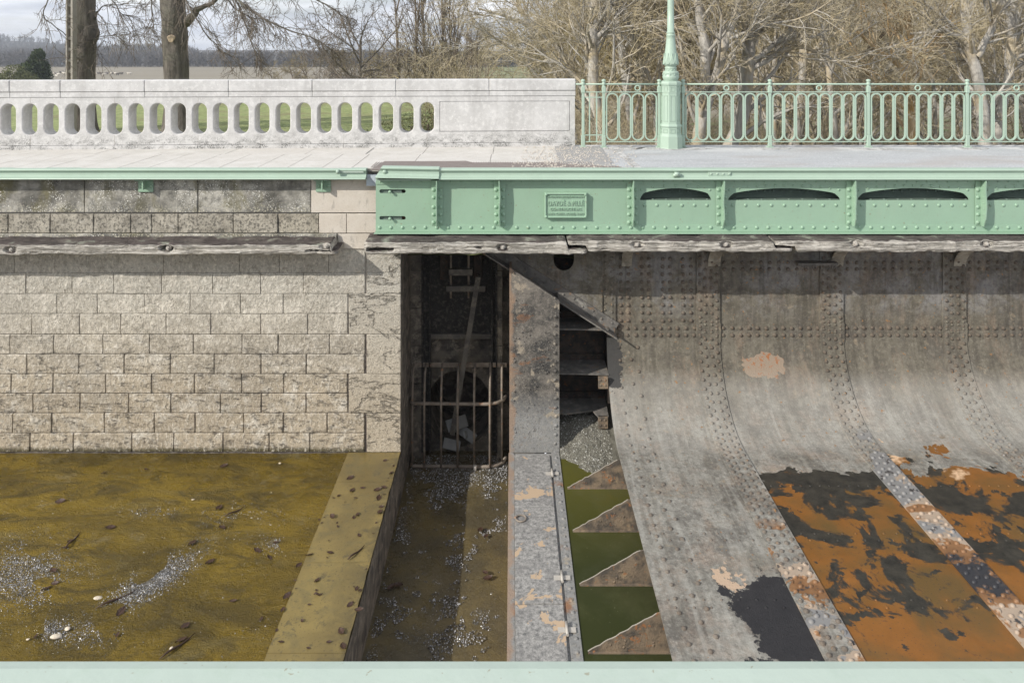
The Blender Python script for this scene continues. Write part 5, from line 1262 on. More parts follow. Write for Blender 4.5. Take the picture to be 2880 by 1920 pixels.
# ================================================================== LANDSCAPE
def gmat():
    m = Mat('valley ground')
    grass = m.mix(m.ramp(m.noise(3.0, 8, .8), (.35, 0.0), (.65, 1.0)), (.13, .18, .045), (.40, .43, .19))
    grass = m.mix(patch(m, .35, .5, .65), grass, (.23, .22, .10))
    field = m.mix(m.noise(.08, 6, .6, 0, m.map((.3, 1, 1))), (.21, .182, .135), (.285, .25, .185))
    litter = m.mix(m.noise(1.0, 8, .8), (.085, .07, .035), (.20, .155, .085))
    litter = m.mix(patch(m, .3, .5, .6), litter, (.10, .13, .035))
    c = m.mix(m.rng(m.y, 75, 95), grass, field)
    lane = m.math('MULTIPLY', m.rng(m.math('ABSOLUTE', m.math('ADD', m.x, 1.0)), 22, 12), m.rng(m.y, 95, 110))
    c = m.mix(lane, c, m.mix(m.noise(.2, 5), (.17, .21, .07), (.30, .29, .17)))
    wood = m.rng(m.math('SUBTRACT', m.x, m.math('MULTIPLY', m.y, .05)), -.5, 1.5)
    wood = m.math('MULTIPLY', wood, m.rng(m.y, 130, 110))
    c = m.mix(wood, c, litter)
    c = m.mix(m.rng(m.y, 395, 440), c, (.09, .082, .075))
    return m.fin(c, .95, m.bump(m.noise(3, 8, .75), .8, .15))
def sm(a, b_, v): t = min(1, max(0, (v-a)/(b_-a))); return t*t*(3-2*t)
def terr(x, y):
    zl = -1.35-8.35*sm(40, 78, y); zr_ = -1.6-3.6*sm(12.5, 24, y)-4.5*sm(30, 90, y)
    t = sm(-.5, 3.0, x-.04*y); z = zl*(1-t)+zr_*t
    if y < 12.5: z = min(z, -1.3)
    z += .25*mn.noise(Vector((x*.12, y*.12, 0)))*min(1, (y-12)/15)
    hx_ = 0 if x < -735 else (x+735)/115; hill = 16*math.exp(-hx_*hx_-((y-980)/260)**2)+5*math.exp(-((y-1100)/300)**2)*sm(200, -200, x)
    return z+max(0, hill)*sm(500, 700, y)
ys = [10.6, 12.5]+[12.5+1.0*i for i in range(1, 40)]+[52.5*1.065**i for i in range(1, 55)]
xs = np.concatenate([-np.geomspace(1500, 40, 40), np.linspace(-38, 38, 90), np.geomspace(40, 1500, 40)])
b = MB(); V = [(x, y, terr(x, y)) for y in ys for x in xs]; n = len(xs)
b.add(V, [(j*n+i, j*n+i+1, (j+1)*n+i+1, (j+1)*n+i) for j in range(len(ys)-1) for i in range(n-1)], True)
struct(b.build('ground', gmat()))
b = MB(); b.box(-12, 12, 12.42, 12.6, -5, -.05); struct(b.build('abutment', MA['mortar']))

# ---- trees
def bark(name, a, b_, li=None, amt=.0, sc_=6):
    m = Mat(name); g = m.node('ShaderNodeTexCoord').outputs['Object']
    n_ = m.noise(sc_, 7, .72, .5, m.map((1, 1, .22), vec=g)); c = m.ramp(n_, (.3, a), (.66, b_))
    if li: c = m.mix(m.math('MULTIPLY', patch(m, 1.3, .5, .6, 5, vec=g), amt), c, li)
    return m.fin(c, .92, m.bump(n_, 1.0, .06))
BK = dict(lime=bark('grey lime bark', (.055, .048, .040), (.20, .175, .15), (.16, .16, .12), .35, 9),
          pale=bark('pale grey bark', (.24, .22, .19), (.56, .53, .48), (.42, .30, .11), .45, 5),
          twig=bark('tan twig', (.28, .235, .15), (.52, .455, .335), (.42, .33, .13), .35),
          twigm=bark('brown wood twig', (.20, .16, .075), (.42, .345, .18)),
          twigd=bark('grey brown twig', (.12, .095, .07), (.22, .175, .12)),
          twigl=bark('dark grey twig', (.10, .082, .066), (.18, .15, .12)),
          twigo=bark('olive twig', (.15, .12, .05), (.25, .20, .09)),
          far=bark('distant wood', (.085, .080, .078), (.16, .148, .138)),
          ever=bark('evergreen leaf', (.018, .032, .010), (.06, .085, .025)), shrub=bark('olive shrub leaf', (.07, .09, .035), (.17, .17, .07)))
def grow(rng_, p, d, L_, r, cfg, lev, limbs, twigs, up=.0):
    """recursive branch; cfg[lev] = (segments, wobble, children, angle, length ratio, upward pull)"""
    ns, wob, nch, angd, lr, pull = cfg[lev]
    pts = [p.copy()]; dirs = [d.copy()]; step = L_/ns
    for i in range(ns):
        d = (d+rng_.normal(0, wob, 3)+np.array([0, 0, pull])); d /= np.linalg.norm(d); p = p+d*step; pts.append(p.copy()); dirs.append(d.copy())
    rad = np.linspace(r, r*(.35 if lev < len(cfg)-1 else .25), ns+1)
    (limbs if lev < 2 else twigs).append((np.array(pts), rad, 7 if lev == 0 else (5 if lev == 1 else 3)))
    if lev == len(cfg)-1: return
    for k in range(nch):
        t = (.25 if lev == 0 else .12)+(1-(.25 if lev == 0 else .12))*(k+rng_.random())/nch; i = min(ns-1, int(t*ns)); f = t*ns-i
        q = pts[i]*(1-f)+pts[i+1]*f; dd = dirs[i]; u = rng_.normal(0, 1, 3); u -= dd*u.dot(dd); u /= np.linalg.norm(u)
        a = R(angd)*rng_.uniform(.7, 1.3); nd = dd*math.cos(a)+u*math.sin(a)
        grow(rng_, q, nd, L_*lr*rng_.uniform(.6, 1.2)*(1-.35*t), max(r*.55*(1-.5*t), .004), cfg, lev+1, limbs, twigs)
def tree_mesh(seed, starts, cfg, twig_r=.006, lim=None):
    g = np.random.default_rng(seed); limbs, twigs = [], []
    for (p, d, L_, r) in starts: d = np.array(d, float); grow(g, np.array(p, float), d/np.linalg.norm(d), L_, r, cfg, 0, limbs, twigs)
    A, B = MB(), MB()
    for P, r_, k in limbs: A.tube(P, r_, k, cap=False)
    for P, r_, k in twigs: B.tube(P, np.maximum(r_, twig_r), 3, cap=False, smooth=False)
    return A, B, len(twigs)
def make_tree(name, label, cat, seed, starts, cfg, loc, mt, mw, twig_r=.006, group=None):
    A, B, n_ = tree_mesh(seed, starts, cfg, twig_r)
    root = thing(name, label, cat, loc, group)
    for bb, nm, mm in ((A, 'trunk', mt), (B, 'crown', mw)):
        o = bb.build(nm, mm, loc=(0, 0, 0)); o.parent = root; o.location = (0, 0, 0)
    return root
W1 = [(10, .07, 12, 40, .55, .04), (7, .12, 8, 38, .5, .03), (6, .15, 6, 38, .55, .02), (5, .18, 4, 38, .6, 0), (4, .2, 0, 0, 0, 0)]
W2 = [(10, .09, 14, 38, .5, .04), (6, .14, 10, 40, .5, .03), (4, .18, 8, 42, .5, 0), (3, .2, 0, 0, 0, 0)]
protoA = [make_tree('bare_tree', 'x', 'tree', 11, [((0, 0, 0), (.12, 0, 1), 13, .20), ((.3, .1, 0), (.35, .1, 1), 11, .14)], W1, (0, 0, 0), BK['pale'], BK['twig'], .005),
          make_tree('bare_tree', 'x', 'tree', 12, [((0, 0, 0), (-.25, .1, 1), 12, .17), ((.2, 0, 0), (.5, 0, 1), 10, .12), ((-.2, .2, 0), (-.1, .3, 1), 11, .12)], W1, (0, 0, 0), BK['pale'], BK['twig'], .005),
          make_tree('bare_tree', 'x', 'tree', 13, [((0, 0, 0), (.05, 0, 1), 14, .22)], W1, (0, 0, 0), BK['pale'], BK['twig'], .005)]
protoB = [make_tree('woodland_tree', 'x', 'tree', 21+i, [((0, 0, 0), (.1*i-.1, 0, 1), 13, .13), ((.8, .5, 0), (-.1, .1, 1), 11, .09)], W1, (0, 0, 0), BK['pale'] if i % 2 else BK['twigd'], BK['twigm'], .008) for i in range(3)]
used = set()
def place(proto, x, y, s, rz_, label, cat=None, grp=None, zoff=0, sz=None):
    if proto.name not in used: o = proto; used.add(proto.name)
    else: o = copy_tree(proto)
    o.location = (x, y, terr(x, y)+zoff); o.scale = (s, s, sz or s); o.rotation_euler = (0, 0, rz_); o['label'] = label
    if cat: o['category'] = cat
    if grp: o['group'] = grp
    return o
SUB = [(8, .11, 7, 36, .55, .05), (6, .14, 6, 36, .6, .02), (5, .17, 4, 38, .6, 0), (4, .2, 0, 0, 0, 0)]
def stem_tree(label, Y, paths, seed, mt=None, grp='pale riverside trees behind the railing', nch=11):
    """a tree whose main stems follow given courses in space (at depth Y), with branches grown from them"""
    gg = np.random.default_rng(seed); p0 = paths[0][0][0]; bx = X(p0[0], Y); bz = terr(bx, Y)-.1
    root = thing('riverside_tree', label, 'tree', (bx, Y, bz), grp); A, B = MB(), MB(); limbs, twigs = [], []
    for (pp_, r0, r1) in paths:
        P = np.array([(X(p[0], Y), Y+(p[2] if len(p) > 2 else 0), Z(p[1], Y)) for p in pp_]); L_ = np.linalg.norm(np.diff(P, axis=0), axis=1); t = np.concatenate([[0], np.cumsum(L_)]); T = t[-1]
        ft = np.linspace(0, T, 22); Q = np.stack([np.interp(ft, t, P[:, k]) for k in range(3)], 1); Q[1:-1] += gg.normal(0, .035, Q[1:-1].shape)
        for _ in range(2): Q[1:-1] = (Q[:-2]+2*Q[1:-1]+Q[2:])/4
        A.tube(Q, np.linspace(r0, r1, 22)*(1+.06*gg.normal(0, 1, 22)), 9, cap=False)
        for k in range(nch):
            i = int(3+18*(k+gg.random())/nch); i = min(i, 20); dd = Q[i+1]-Q[i]; dd /= np.linalg.norm(dd); u = gg.normal(0, 1, 3); u -= dd*u.dot(dd); u /= np.linalg.norm(u)
            nd = dd*.75+u*.75; nd /= np.linalg.norm(nd)
            lb, tw = [], []; grow(gg, Q[i], nd, gg.uniform(1.3, 3.3), max(.018, .4*(r0+(r1-r0)*i/21)), SUB, 0, lb, tw); limbs += lb; twigs += tw
    for P, r_, k in limbs: A.tube(P, r_, 5, cap=False)
    for P, r_, k in twigs: B.tube(P, np.clip(r_, .0038, .010), 3, cap=False, smooth=False)
    A.build('trunk', mt or BK['pale'], root); B.build('crown', BK['twig'], root)
stem_tree('crooked grey tree with a snapped dark limb, first behind the railing beside the parapet', 19, [([(1700, 470), (1690, 380), (1672, 260), (1668, 150), (1670, 60), (1675, -60)], .17, .11), ([(1672, 225), (1650, 180), (1640, 120), (1610, 90)], .07, .03), ([(1668, 130), (1690, 95), (1715, 60)], .08, .05)], 61)
stem_tree('pale leaning tree between the parapet end and the lamp post', 20, [([(1860, 470), (1840, 270), (1800, 160), (1775, 80), (1740, 20), (1700, -60)], .12, .08), ([(1890, 330), (1800, 200), (1780, 60), (1770, -30)], .09, .05)], 62)
stem_tree('tree whose thin boughs lean far left over the parapet end', 24, [([(1640, 480), (1590, 330), (1520, 224), (1460, 160), (1400, 110), (1350, 95)], .10, .03), ([(1700, 420), (1600, 170), (1520, 90), (1440, 50), (1345, 25)], .12, .03), ([(1620, 400), (1560, 200), (1500, 100), (1460, 20), (1440, -40)], .09, .04)], 63, nch=15)
stem_tree('forked white-barked tree just right of the lamp post', 18, [([(1955, 460), (1965, 400), (1985, 260), (1988, 200), (1972, 100), (1960, 10), (1950, -60)], .16, .09), ([(1975, 330), (2010, 220), (2040, 120), (2065, 40), (2085, -50)], .14, .08), ([(1990, 180), (2010, 130), (2040, 60)], .05, .03)], 64)
stem_tree('stout pale trunk right of the forked tree, its foot bent left behind the railing', 19, [([(2035, 470), (2060, 400), (2090, 330), (2104, 250), (2106, 150), (2098, 60), (2100, -60)], .19, .13), ([(2104, 150), (2125, 90), (2135, 20), (2140, -50)], .11, .07), ([(2110, 200), (2180, 155), (2250, 130), (2330, 165), (2400, 210)], .07, .02), ([(2104, 185), (2190, 110), (2270, 50), (2320, -10)], .07, .04)], 65)
stem_tree('slim grey trunk with an arching bough behind the second full railing bay', 26, [([(2240, 500), (2245, 350), (2255, 200), (2270, 60), (2275, -40)], .17, .12), ([(2250, 250), (2320, 280), (2380, 360)], .05, .02)], 66)
stem_tree('dark upright tree behind the post between the second and third full bays', 27, [([(2440, 480), (2440, 300), (2440, 150), (2432, 20), (2430, -50)], .16, .11), ([(2440, 180), (2470, 110), (2500, 60), (2530, 0)], .09, .05)], 67, BK['twigd'])
stem_tree('slim tree with orange lichen on its trunk behind the third full railing bay', 21, [([(2565, 470), (2560, 330), (2552, 220), (2540, 190), (2480, 150), (2410, 90)], .15, .04), ([(2552, 215), (2565, 120), (2550, 40), (2540, -40)], .10, .07)], 68, bark('orange lichened bark', (.34, .22, .10), (.60, .47, .30), (.55, .33, .10), .7, 5))
stem_tree('short gnarled tree with spreading crown near the right edge', 20, [([(2770, 480), (2765, 330), (2750, 220), (2730, 140), (2715, 60), (2710, -40)], .18, .11), ([(2740, 150), (2690, 100), (2640, 85), (2560, 95)], .09, .03), ([(2745, 160), (2790, 90), (2810, 20), (2815, -40)], .10, .06)], 69)
stem_tree('pale trunk leaning right at the right edge of the view', 22, [([(2790, 470), (2815, 330), (2840, 180), (2850, 60), (2860, -40)], .16, .10), ([(2825, 190), (2870, 160), (2950, 120)], .07, .03)], 70)
near = [(2350, 24, 'thin many-branched tree left of the dark upright tree', 0, .8), (1780, 27, 'twiggy tree seen behind the leaning tree left of the lamp post', 2, .85), (2640, 27, 'twiggy tree between the lichened and the gnarled trees', 1, .85), (2180, 29, 'twiggy tree between the stout pale trunk and the slim grey trunk', 1, .85), (2950, 24, 'twiggy tree beyond the right edge', 0, .9)]
for i, (px, y, lb, k, s) in enumerate(near): place(protoA[k], X(px, y), y, s, [.3, 2.0, 4.1, 5.2, 1.2][i], lb, 'tree', 'twiggy trees behind the railing')
g = np.random.default_rng(5)
for i in range(46):
    y = 31+i*1.35+g.uniform(-1, 1); px = g.uniform(1580 if y < 60 else 1530, 3100); 
    if i % 3 == 0: px = g.uniform(1600, 1950) if y < 50 else g.uniform(1540, 2000)
    place(protoB[i % 3], X(px, y), y, g.uniform(.85, 1.25), g.uniform(0, 6.3), 'bare brown tree in the dense wood behind the railing', 'tree', 'woodland trees behind the railing')
# undergrowth: shrubs behind the railing and at the foot of the parapet
SHB = [(5, .2, 8, 40, .6, .03), (4, .25, 6, 45, .6, 0), (3, .25, 0, 0, 0, 0)]
stt = [((g.uniform(-.5, .5), g.uniform(-.5, .5), 0), (g.uniform(-.8, .8), g.uniform(-.8, .8), 1), g.uniform(1.8, 3.2), .02) for _ in range(22)]
pS = make_tree('thicket_shrub', 'x', 'shrub', 31, stt, SHB, (0, 0, 0), BK['twig'], BK['twig'], .004)
for i in range(30):
    y = g.uniform(16, 46); px = g.uniform(1600, 3000)
    place(pS, X(px, y), y, g.uniform(.8, 1.5), g.uniform(0, 6.3), 'tangled bare shrub on the wooded bank behind the railing', 'shrub', 'shrubs on the wooded bank')
for i, (px, y) in enumerate(((1215, 27), (1290, 30))):
    place(pS, X(px, y), y, .9, i*1.3, 'tangled shrub behind the blind end of the parapet', 'shrub', 'shrubs behind the parapet')
# the single spreading oak-like tree
OAK = [(7, .05, 14, 62, .8, .02), (8, .10, 9, 42, .5, .02), (5, .15, 7, 40, .5, .01), (4, .2, 4, 40, .55, 0), (3, .2, 0, 0, 0, 0)]
def base_of(py, px, y): return EYE-(py-HY)*y/F
def far_tree(name, label, cat, seed, starts, cfg, px, y, mt, mw, tr, grp=None, s=1, zb_=None):
    t = make_tree(name, label, cat, seed, starts, cfg, (X(px, y), y, terr(X(px, y), y)), mt, mw, tr, grp); t.scale = (s, s, s); used.add(t.name); return t
far_tree('spreading_tree', 'lone broad-crowned bare tree standing above the middle of the parapet', 'tree', 41, [((0, 0, 0), (0, 0, 1), 12, .30)], OAK, 1028, 78, BK['twigl'], BK['twigl'], .016, s=1.0)
TALL = [(12, .025, 13, 24, .34, .05), (6, .1, 6, 34, .5, .06), (4, .14, 4, 36, .55, .02), (3, .2, 0, 0, 0, 0)]
tl = far_tree('slender_tree', 'tallest slender bare stems in the clump right of the spreading tree', 'tree', 51, [((i*.9-1.5, (i % 2)*1.5, 0), (g.uniform(-.06, .06), 0, 1), 19, .17) for i in range(4)], TALL, 1170, 80, BK['twigd'], BK['twigd'], .012)
for i, (px, y, s) in enumerate(((1245, 84, 1.05), (1285, 92, .85), (1330, 96, .7), (1100, 96, .5))):
    c = copy_tree(tl); c.location = (X(px, y), y, terr(X(px, y), y)); c.scale = (s,)*3; c.rotation_euler = (0, 0, i*1.1); c['label'] = 'slender bare stems in the tall clump above the parapet, right of the spreading tree'; c['group'] = 'slender trees in the tall clump'
RND = [(5, .12, 14, 55, .75, .02), (5, .16, 9, 45, .5, .02), (4, .2, 6, 42, .5, 0), (3, .2, 0, 0, 0, 0)]
ol = far_tree('round_thicket_tree', 'low rounded olive-brown tree left of the spreading tree', 'tree', 61, [((0, 0, 0), (.1, 0, 1), 6, .16)], RND, 850, 75, BK['twigd'], BK['twigo'], .012)
ol.scale = (1.05, 1.05, 1.0)
for i, (px, y, s) in enumerate(((930, 100, .75), (1085, 104, .7), (985, 110, .75), (1150, 96, .65), (1325, 92, .9), (1380, 98, 1.0), (780, 110, .9), (905, 120, .8), (1200, 130, 1.0), (1040, 135, .85), (1120, 140, .95), (1290, 130, 1.2), (700, 120, .6), (820, 150, 1.2), (880, 155, 1.3), (950, 150, 1.3), (1010, 160, 1.45), (1060, 150, 1.3), (1110, 165, 1.6), (1165, 150, 1.4), (1215, 160, 1.5), (1265, 150, 1.5), (1315, 165, 1.6), (1355, 140, 1.3), (760, 165, 1.0), (990, 175, 1.7), (1190, 180, 1.9), (1090, 190, 1.9))):
    c = copy_tree(ol); c.location = (X(px, y), y, terr(X(px, y), y)); c.scale = (s, s, s*1.1); c.rotation_euler = (0, 0, i*1.7); c['label'] = 'rounded thicket tree in the brown scrub along the field edge'; c['group'] = 'thicket trees along the field edge'
# far lane trees closing the clearing and the woods behind
for i in range(16):
    y = g.uniform(240, 420); px = g.choice([g.uniform(1340, 1385), g.uniform(1480, 1620), g.uniform(1380, 1500) if y > 380 else 1520]); c = copy_tree(ol); c.location = (X(px, y), y, terr(X(px, y), y)); s = g.uniform(1.6, 2.6); c.scale = (s, s, s*1.2); c['label'] = 'distant bare tree bordering the grassy lane'; c['group'] = 'trees bordering the lane'

# ---- far treeline and wooded hill (one mass)
def wood_mass(name, label, pts, hmin, hmax, seed):
    gg = np.random.default_rng(seed); B = MB()
    for (x, y) in pts:
        z = terr(x, y)-.5; h = gg.uniform(hmin, hmax); r_ = h*.30
        B.tube([(x, y, z), (x+gg.normal(0, .3), y, z+h*.9)], [h*.014, h*.005], 3, cap=False)
        m_ = 64; dr = gg.normal(0, 1, (m_, 3)); dr[:, 2] = np.abs(dr[:, 2])*1.5+.25; dr /= np.linalg.norm(dr, axis=1)[:, None]
        o_ = np.array([x, y, z+h*.04])+np.outer(gg.uniform(0, .60, m_), [0, 0, h])
        for k in range(m_):
            l = gg.uniform(.4, 1)*r_*1.15; p1 = o_[k]+dr[k]*l; p1[2] = min(p1[2], z+h*gg.uniform(.9, 1.05)); sd_ = gg.normal(0, 1, 3)*.016*h
            B.add([o_[k], (o_[k]+p1)/2+sd_, p1, (o_[k]+p1)/2-sd_*.3], [(0, 1, 2), (0, 2, 3)])
    return stuff(B.build(name, BK['far']), label, 'woodland')
pts = []
for i in range(760):
    y = 398+abs(g.normal(0, 22)); px = g.uniform(-120, 1560); pts.append((X(px, y), y))
wood_mass('far_woodland', 'grey belt of distant bare woodland beyond the brown field', pts, 8.5, 12.5, 3)
pts = []
for i in range(1500):
    y = g.uniform(620, 1060); px = g.uniform(-260, 560)-(y-620)*.1; pts.append((X(px, y), y))
wood_mass('hill_woodland', 'dark bare woods covering the low hill at the far left', pts, 9, 13, 4)
for i, (px, s) in enumerate(((372, 1.3), (441, 1.1))):
    t = copy_tree(ol); y = 470; t.location = (X(px, y), y, terr(X(px, y), y)+2); s *= 2.6; t.scale = (s, s, s*1.0); t['label'] = ('rounded bare tree rising above the far treeline between the two big trunks', 'smaller bare tree above the far treeline just left of the second big trunk')[i]; t.pop('group', None)
    if 'group' in t: del t['group']

# ---- two big lime trunks at the left
def trunk(name, label, px0, px1, lean, seed, knobs, Y, top=9.0):
    x = X((px0+px1)/2, Y); r_ = (X(px1, Y)-X(px0, Y))/2; zb_ = terr(x, Y)-.1; root = thing(name, label, 'tree', (x, Y, zb_))
    b = MB(); K = 28; n = 60; V = []
    for i in range(n+1):
        t = i/n; z = zb_+t*(top-zb_); fl = 1+.5*math.exp(-(z-zb_)/.5)
        for k in range(K):
            a = 2*PI*k/K; ridge = .035*math.sin(a*6+1.2*mn.noise(Vector((a, z*.6, seed)))*4)+.11*mn.noise(Vector((math.cos(a)*1.6, math.sin(a)*1.6+seed, z*.9)))+.06*mn.noise(Vector((math.cos(a)*6, math.sin(a)*6+seed, z*2.2)))
            rr = r_*(fl*(1-.06*t)+ridge)
            dx = lean*(z-1.6)
            for (ka, kz, kh, ks) in knobs:
                da = (a-ka+PI) % (2*PI)-PI; rr += r_*kh*math.exp(-(da/.40)**2-((z-kz)/ks)**2)
            V.append((x+dx+rr*math.cos(a), Y+rr*math.sin(a), z))
    b.add(V, [(i*K+k, i*K+(k+1) % K, (i+1)*K+(k+1) % K, (i+1)*K+k) for i in range(n) for k in range(K)], True)
    o = b.build('trunk', BK['lime'], root); return root, x, r_
YT = 25.0
zt_ = lambda py: Z(py, YT)
t1, x1_, r1_ = trunk('lime_tree', 'thick gnarled trunk beside the perforated concrete pole, left of its twin', 200, 266, .01, 3, [(-.1, zt_(100), .45, .22), (-1.7, zt_(85), .16, .12), (0.0, zt_(80), .2, .3)], YT)
t2, x2_, r2_ = trunk('lime_tree', 'thick gnarled trunk with a pale branch scar, right of its twin', 459, 524, -.05, 8, [(-.15, zt_(105), .22, .25), (-.1, zt_(178), .18, .2), (-1.6, zt_(120), -.2, .35)], YT)
b = MB(); n = 14; b.add([(X(482, 24.6)+.13*math.cos(a)*(1+.2*math.sin(3*a)), 24.58+.02*math.sin(a), Z(109, 24.6)+.13*math.sin(a)) for a in np.linspace(0, 2*PI, n, endpoint=False)]+[(X(482, 24.6)+.09*math.cos(a), 24.55, Z(109, 24.6)+.09*math.sin(a)) for a in np.linspace(0, 2*PI, n, endpoint=False)], [(i, (i+1) % n, n+(i+1) % n, n+i) for i in range(n)]+[tuple(range(n, 2*n))]); b.build('branch_scar', mat_simple('sawn wood', (.40, .30, .20), (.55, .45, .33), 14), t2)
# drooping boughs
def droop(root, seed, limbs_):
    gg = np.random.default_rng(seed); A, B = MB(), MB(); off = np.array(wloc(root)); cnt = 0
    for P, r0, ntw in limbs_:
        P = np.array(P, float); m_ = len(P); tt = np.linspace(0, 1, m_)
        ft = np.linspace(0, 1, 26); Q = np.stack([np.interp(ft, tt, P[:, k]) for k in range(3)], 1)
        Q[:, 1] += .25*np.sin(ft*5+seed); Q += gg.normal(0, .05, Q.shape)*np.minimum(1, ft*3)[:, None]
        # smooth
        for _ in range(2): Q[1:-1] = (Q[:-2]+2*Q[1:-1]+Q[2:])/4
        A.tube(Q-off*0, np.linspace(r0, .012, 26), 6, cap=False)
        for k in range(ntw):
            f = gg.uniform(.05, 1); i = min(24, int(f*25)); p = Q[i].copy(); dd = (Q[i+1]-Q[i]); dd /= np.linalg.norm(dd)
            d = dd*.8+gg.normal(0, .55, 3); d /= np.linalg.norm(d); L_ = gg.uniform(.6, 2.0)*(1.1-.4*f)
            def tw(p, d, L_, r_, lev):
                pts = [p]; ds = []
                ns = 9 if lev == 0 else 6
                for s_ in range(ns):
                    u = s_/ns; d = d+np.array([0, 0, -.16+.34*u**1.5])+gg.normal(0, .15, 3); d /= np.linalg.norm(d); p = p+d*L_/ns; pts.append(p); ds.append(d)
                B.tube(pts, np.linspace(r_, r_*.4, ns+1), 3, cap=False, smooth=False)
                if lev < 2:
                    for q in range(5 if lev == 0 else 3):
                        j = gg.integers(1, ns); dn = ds[j-1]+gg.normal(0, .65, 3); dn /= np.linalg.norm(dn); tw(pts[j], dn, L_*gg.uniform(.3, .6), r_*.7, lev+1)
            tw(p, d, L_, .012, 0)
    for bb, nm, mm in ((A, 'bough', BK['lime']), (B, 'twigs', BK['twigl'])): bb.build(nm, mm, root)
def q3(px, py, y): return (X(px, y), y, Z(py, y))
droop(t2, 3, [([q3(520, 68, 25), q3(560, 35, 24.8), q3(600, 10, 24.5), (X(700, 24), 24, 4.2)], .16, 6),
              ([(X(560, 24), 24, 4.5), q3(640, -30, 23.5), q3(710, 30, 23.2), q3(780, 75, 23), q3(880, 105, 22.8), q3(940, 150, 22.7)], .055, 46),
              ([(X(500, 25), 24.4, 4.0), q3(560, 50, 23.8), q3(590, 110, 23.6), q3(620, 160, 23.5)], .03, 22),
              ([(X(640, 23), 23, 4.2), q3(830, -40, 22.5), q3(920, 10, 22.3), q3(980, 60, 22)], .04, 26),
              ([(X(600, 26), 26, 4.5), q3(680, 10, 25.5), q3(700, 100, 25.4), q3(720, 170, 25.2)], .035, 30),
              ([(X(480, 24), 24, 4.6), q3(440, -20, 23.8), q3(430, 30, 23.6), q3(410, 75, 23.5)], .025, 12),
              ([(X(560, 24), 24, 4.6), q3(620, -40, 24), q3(660, 30, 24), q3(740, 60, 24)], .03, 30)])
droop(t1, 9, [([q3(262, 60, 25), q3(300, 20, 24.8), q3(350, 5, 24.6)], .03, 12), ([q3(258, 118, 25), q3(290, 108, 24.8), q3(350, 95, 24.6)], .016, 10),
              ([(X(200, 24), 24, 4.4), q3(160, -20, 23.8), q3(130, 40, 23.6), q3(150, 80, 23.6), q3(190, 110, 24.2)], .025, 12), ([(X(230, 24), 24, 4.2), q3(300, -30, 23.6), q3(330, 20, 23.4), q3(360, 60, 23.4)], .025, 12)])

# ---- concrete pole with pierced web
pp = thing('concrete_pole', 'perforated concrete utility pole standing against the left big trunk', 'utility pole', (X(200, 24.2), 24.2, -1.5))
b = MB(); px0, px1 = X(190, 24.2), X(209, 24.2); cxp = (px0+px1)/2-.03; w_ = .045
b.box(px0, px0+w_*.8, 24.1, 24.35, -1.5, 6); b.box(px1-.06, px1, 24.1, 24.35, -1.5, 6)
z = -1.4
while z < 5.9: b.box(px0+w_*.8, px1-.06, 24.16, 24.29, z, z+.10, .0); z += .36
b.build('web_frame', MA['concrete'], pp)
# ---- evergreen and olive bush at far left, shrubs by parapet end
def leafball(name, label, cat, cx_, cy_, zb_, blobs, mat, n_, s, seed):
    gg = np.random.default_rng(seed); root = thing(name, label, cat, (cx_, cy_, zb_)); B = MB(); A = MB()
    for (bx_, by_, bz_, br) in blobs:
        A.tube([(cx_, cy_, zb_), (cx_+bx_, cy_+by_, zb_+bz_)], [.09, .03], 5)
        m_ = int(n_*br**2); u = gg.normal(0, 1, (m_, 3)); u /= np.linalg.norm(u, axis=1)[:, None]; rr = br*gg.uniform(.45, 1.12, m_)**.6
        P = np.array([cx_+bx_, cy_+by_, zb_+bz_])+u*rr[:, None]*np.array([1, 1, 1.05]); a = gg.normal(0, 1, (m_, 3))*s; c_ = gg.normal(0, 1, (m_, 3))*s
        V = np.stack([P-a, P-c_*.5, P+a, P+c_*.5], 1).reshape(-1, 3); B.v.append(V); B.Q.append((np.arange(m_*4).reshape(-1, 4)+B.n, False)); B.n += m_*4
    A.build('stem', BK['twigd'], root); B.build('foliage', mat, root); return root
ye = 110; xe_ = X(98, ye); ze = terr(xe_, ye)
leafball('evergreen_bush', 'dark green conical evergreen at the far left beyond the parapet', 'bush', xe_, ye, ze, [(0, 0, 3.4, 2.4), (.2, 0, 6.4, 2.1), (.3, 0, 8.4, 1.5), (.5, 0, 10.0, .9), (-1.8, 0, 4.6, 2.0), (1.1, 0, 5.0, 1.7), (-1.1, .3, 7.4, 1.5), (1.0, 0, 7.8, 1.2)], BK['ever'], 900, .11, 2)
ye = 104; xe_ = X(52, ye); ze = terr(xe_, ye)
leafball('olive_bush', 'loose olive-grey bush left of the dark evergreen', 'bush', xe_, ye, ze, [(0, 0, 3.2, 2.4), (-1.8, 0, 5.0, 2.2), (.9, 0, 5.8, 1.9), (-.6, 0, 7.2, 1.6), (-2.8, 0, 3.6, 2.0), (1.9, .4, 3.8, 1.7), (2.8, .4, 1.6, 1.7), (-1.5, 0, 6.5, 1.4)], BK['shrub'], 420, .10, 6)
ye = 23; 
for i, (px, s) in enumerate(((1045, .55), (1095, .8), (1150, .95), (1195, 1.05))):
    x = X(px, ye); leafball('grey_shrub', ('smallest grey-green shrub seen through the ovals near the blind panel', 'second grey-green shrub from the left seen through the ovals', 'third grey-green shrub from the left seen through the ovals', 'grey-green shrub filling the last oval before the blind panel')[i], 'shrub', x, ye+i*.3, terr(x, ye), [(0, 0, .45*s, .5*s), (.3*s, .1, .6*s, .4*s), (-.3*s, 0, .4*s, .4*s)], BK['shrub'], 1500, .022, 20+i)
